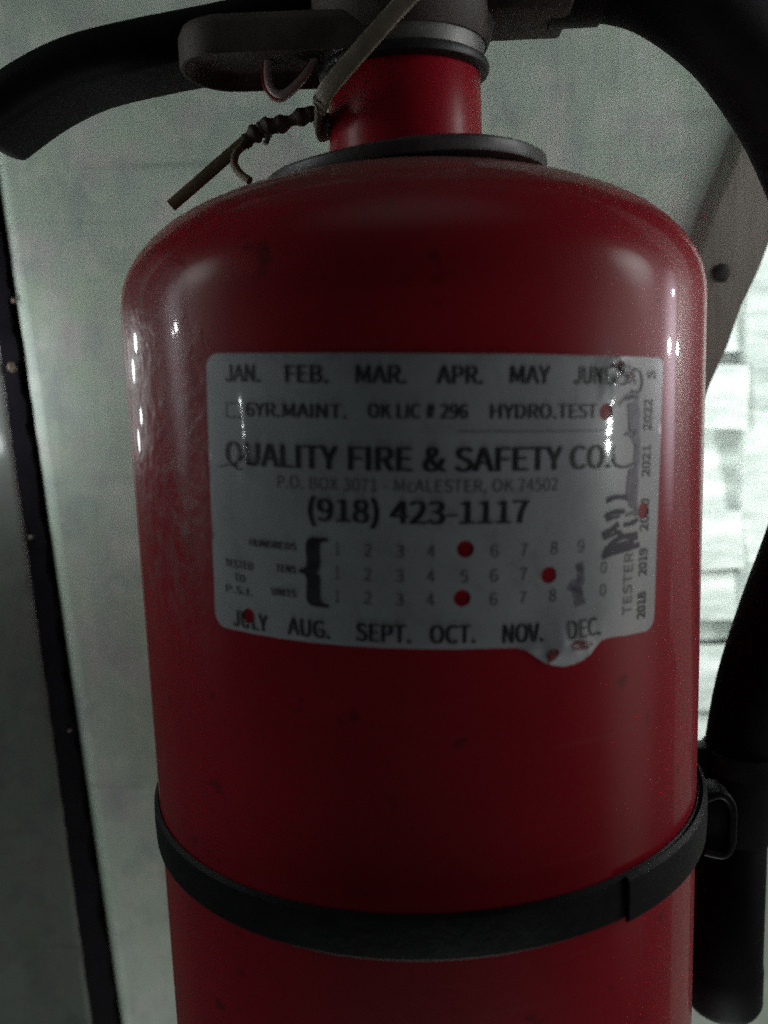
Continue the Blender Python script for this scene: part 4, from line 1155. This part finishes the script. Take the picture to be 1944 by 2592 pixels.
tput(obj('strip', sweep([(0.17, -0.335, 1.27), (0.02, -0.325, 1.135), (-0.12, -0.315, 1.005), (-0.245, -0.275, 0.893), (-0.278, -0.20, 0.862)], rrect(0.058, 0.016, 0.006, 2), (0.3, -1, 0.3), sub=8), M['tie'], tie, True, 50))
tput(obj('loop', sweep([(-0.275, -0.21, 0.868), (-0.292, -0.12, 0.85), (-0.295, -0.02, 0.84), (-0.285, 0.06, 0.86), (-0.25, 0.16, 0.90)], rrect(0.066, 0.022, 0.006, 2), (-1, 0, 0), sub=8), M['tie_dark'], tie, True, 50))


def lumpy(f):
    return 1 + 0.30 * math.sin(f * 34) * math.sin(f * 9 + 1) + (0.35 if 0.62 < f < 0.72 else 0)


tput(obj('twisted_knot', sweep([(-0.28, -0.02, 0.865), (-0.315, -0.02, 0.895), (-0.36, -0.02, 0.888), (-0.43, -0.02, 0.868), (-0.485, -0.02, 0.858), (-0.535, -0.02, 0.832), (-0.565, -0.02, 0.808)], circle(0.027, 10), (0, 1, 0), lumpy, sub=10), M['tie_dark'], tie, True, 50))
tput(obj('tail', sweep([(-0.50, -0.02, 0.850), (-0.56, -0.02, 0.815), (-0.64, -0.02, 0.757), (-0.74, -0.02, 0.682), (-0.835, -0.02, 0.612)], rrect(0.042, 0.020, 0.006, 2), (0, -1, 0), sub=6), M['tail'], tie, True, 50))
tput(obj('thread_loop', sweep([(-0.555, -0.02, 0.815), (-0.588, -0.03, 0.780), (-0.597, -0.04, 0.742), (-0.578, -0.06, 0.705), (-0.54, -0.08, 0.672)], circle(0.014, 8), (0, 1, 0), sub=8), M['tail'], tie, True, 60))
tput(obj('frayed_end', sweep([(-0.49, -0.03, 0.842), (-0.476, -0.035, 0.822), (-0.486, -0.04, 0.800)], circle(0.010, 8), (0, 1, 0), sub=6), M['tie'], tie, True, 60))

# red and white pull-seal loop hanging under the handle
seal = empty('seal_loop', (-0.42 * R, -0.02 * R, 0.97 * R), 'small red and white seal loop hanging below the carrying handle', 'seal')


def sput(o):
    o.location = (0.42 * R, 0.02 * R, -0.97 * R)
    return o


lp1 = [(-0.470, 0.0, 1.10), (-0.478, 0.0, 1.03), (-0.470, 0.0, 0.985), (-0.440, 0.0, 0.962), (-0.405, 0.0, 0.975), (-0.36, 0.0, 1.012), (-0.31, 0.0, 1.07)]
sput(obj('red_band', sweep(lp1, rrect(0.026, 0.05, 0.008, 2), (0, 1, 0), sub=8), M['seal_red'], seal, True, 50))
lp2 = [(x + 0.014, -0.038, zz - 0.002) for x, y, zz in lp1]
sput(obj('white_edge', sweep(lp2, circle(0.014, 8), (0, 1, 0), sub=8), M['seal_pink'], seal, True, 60))
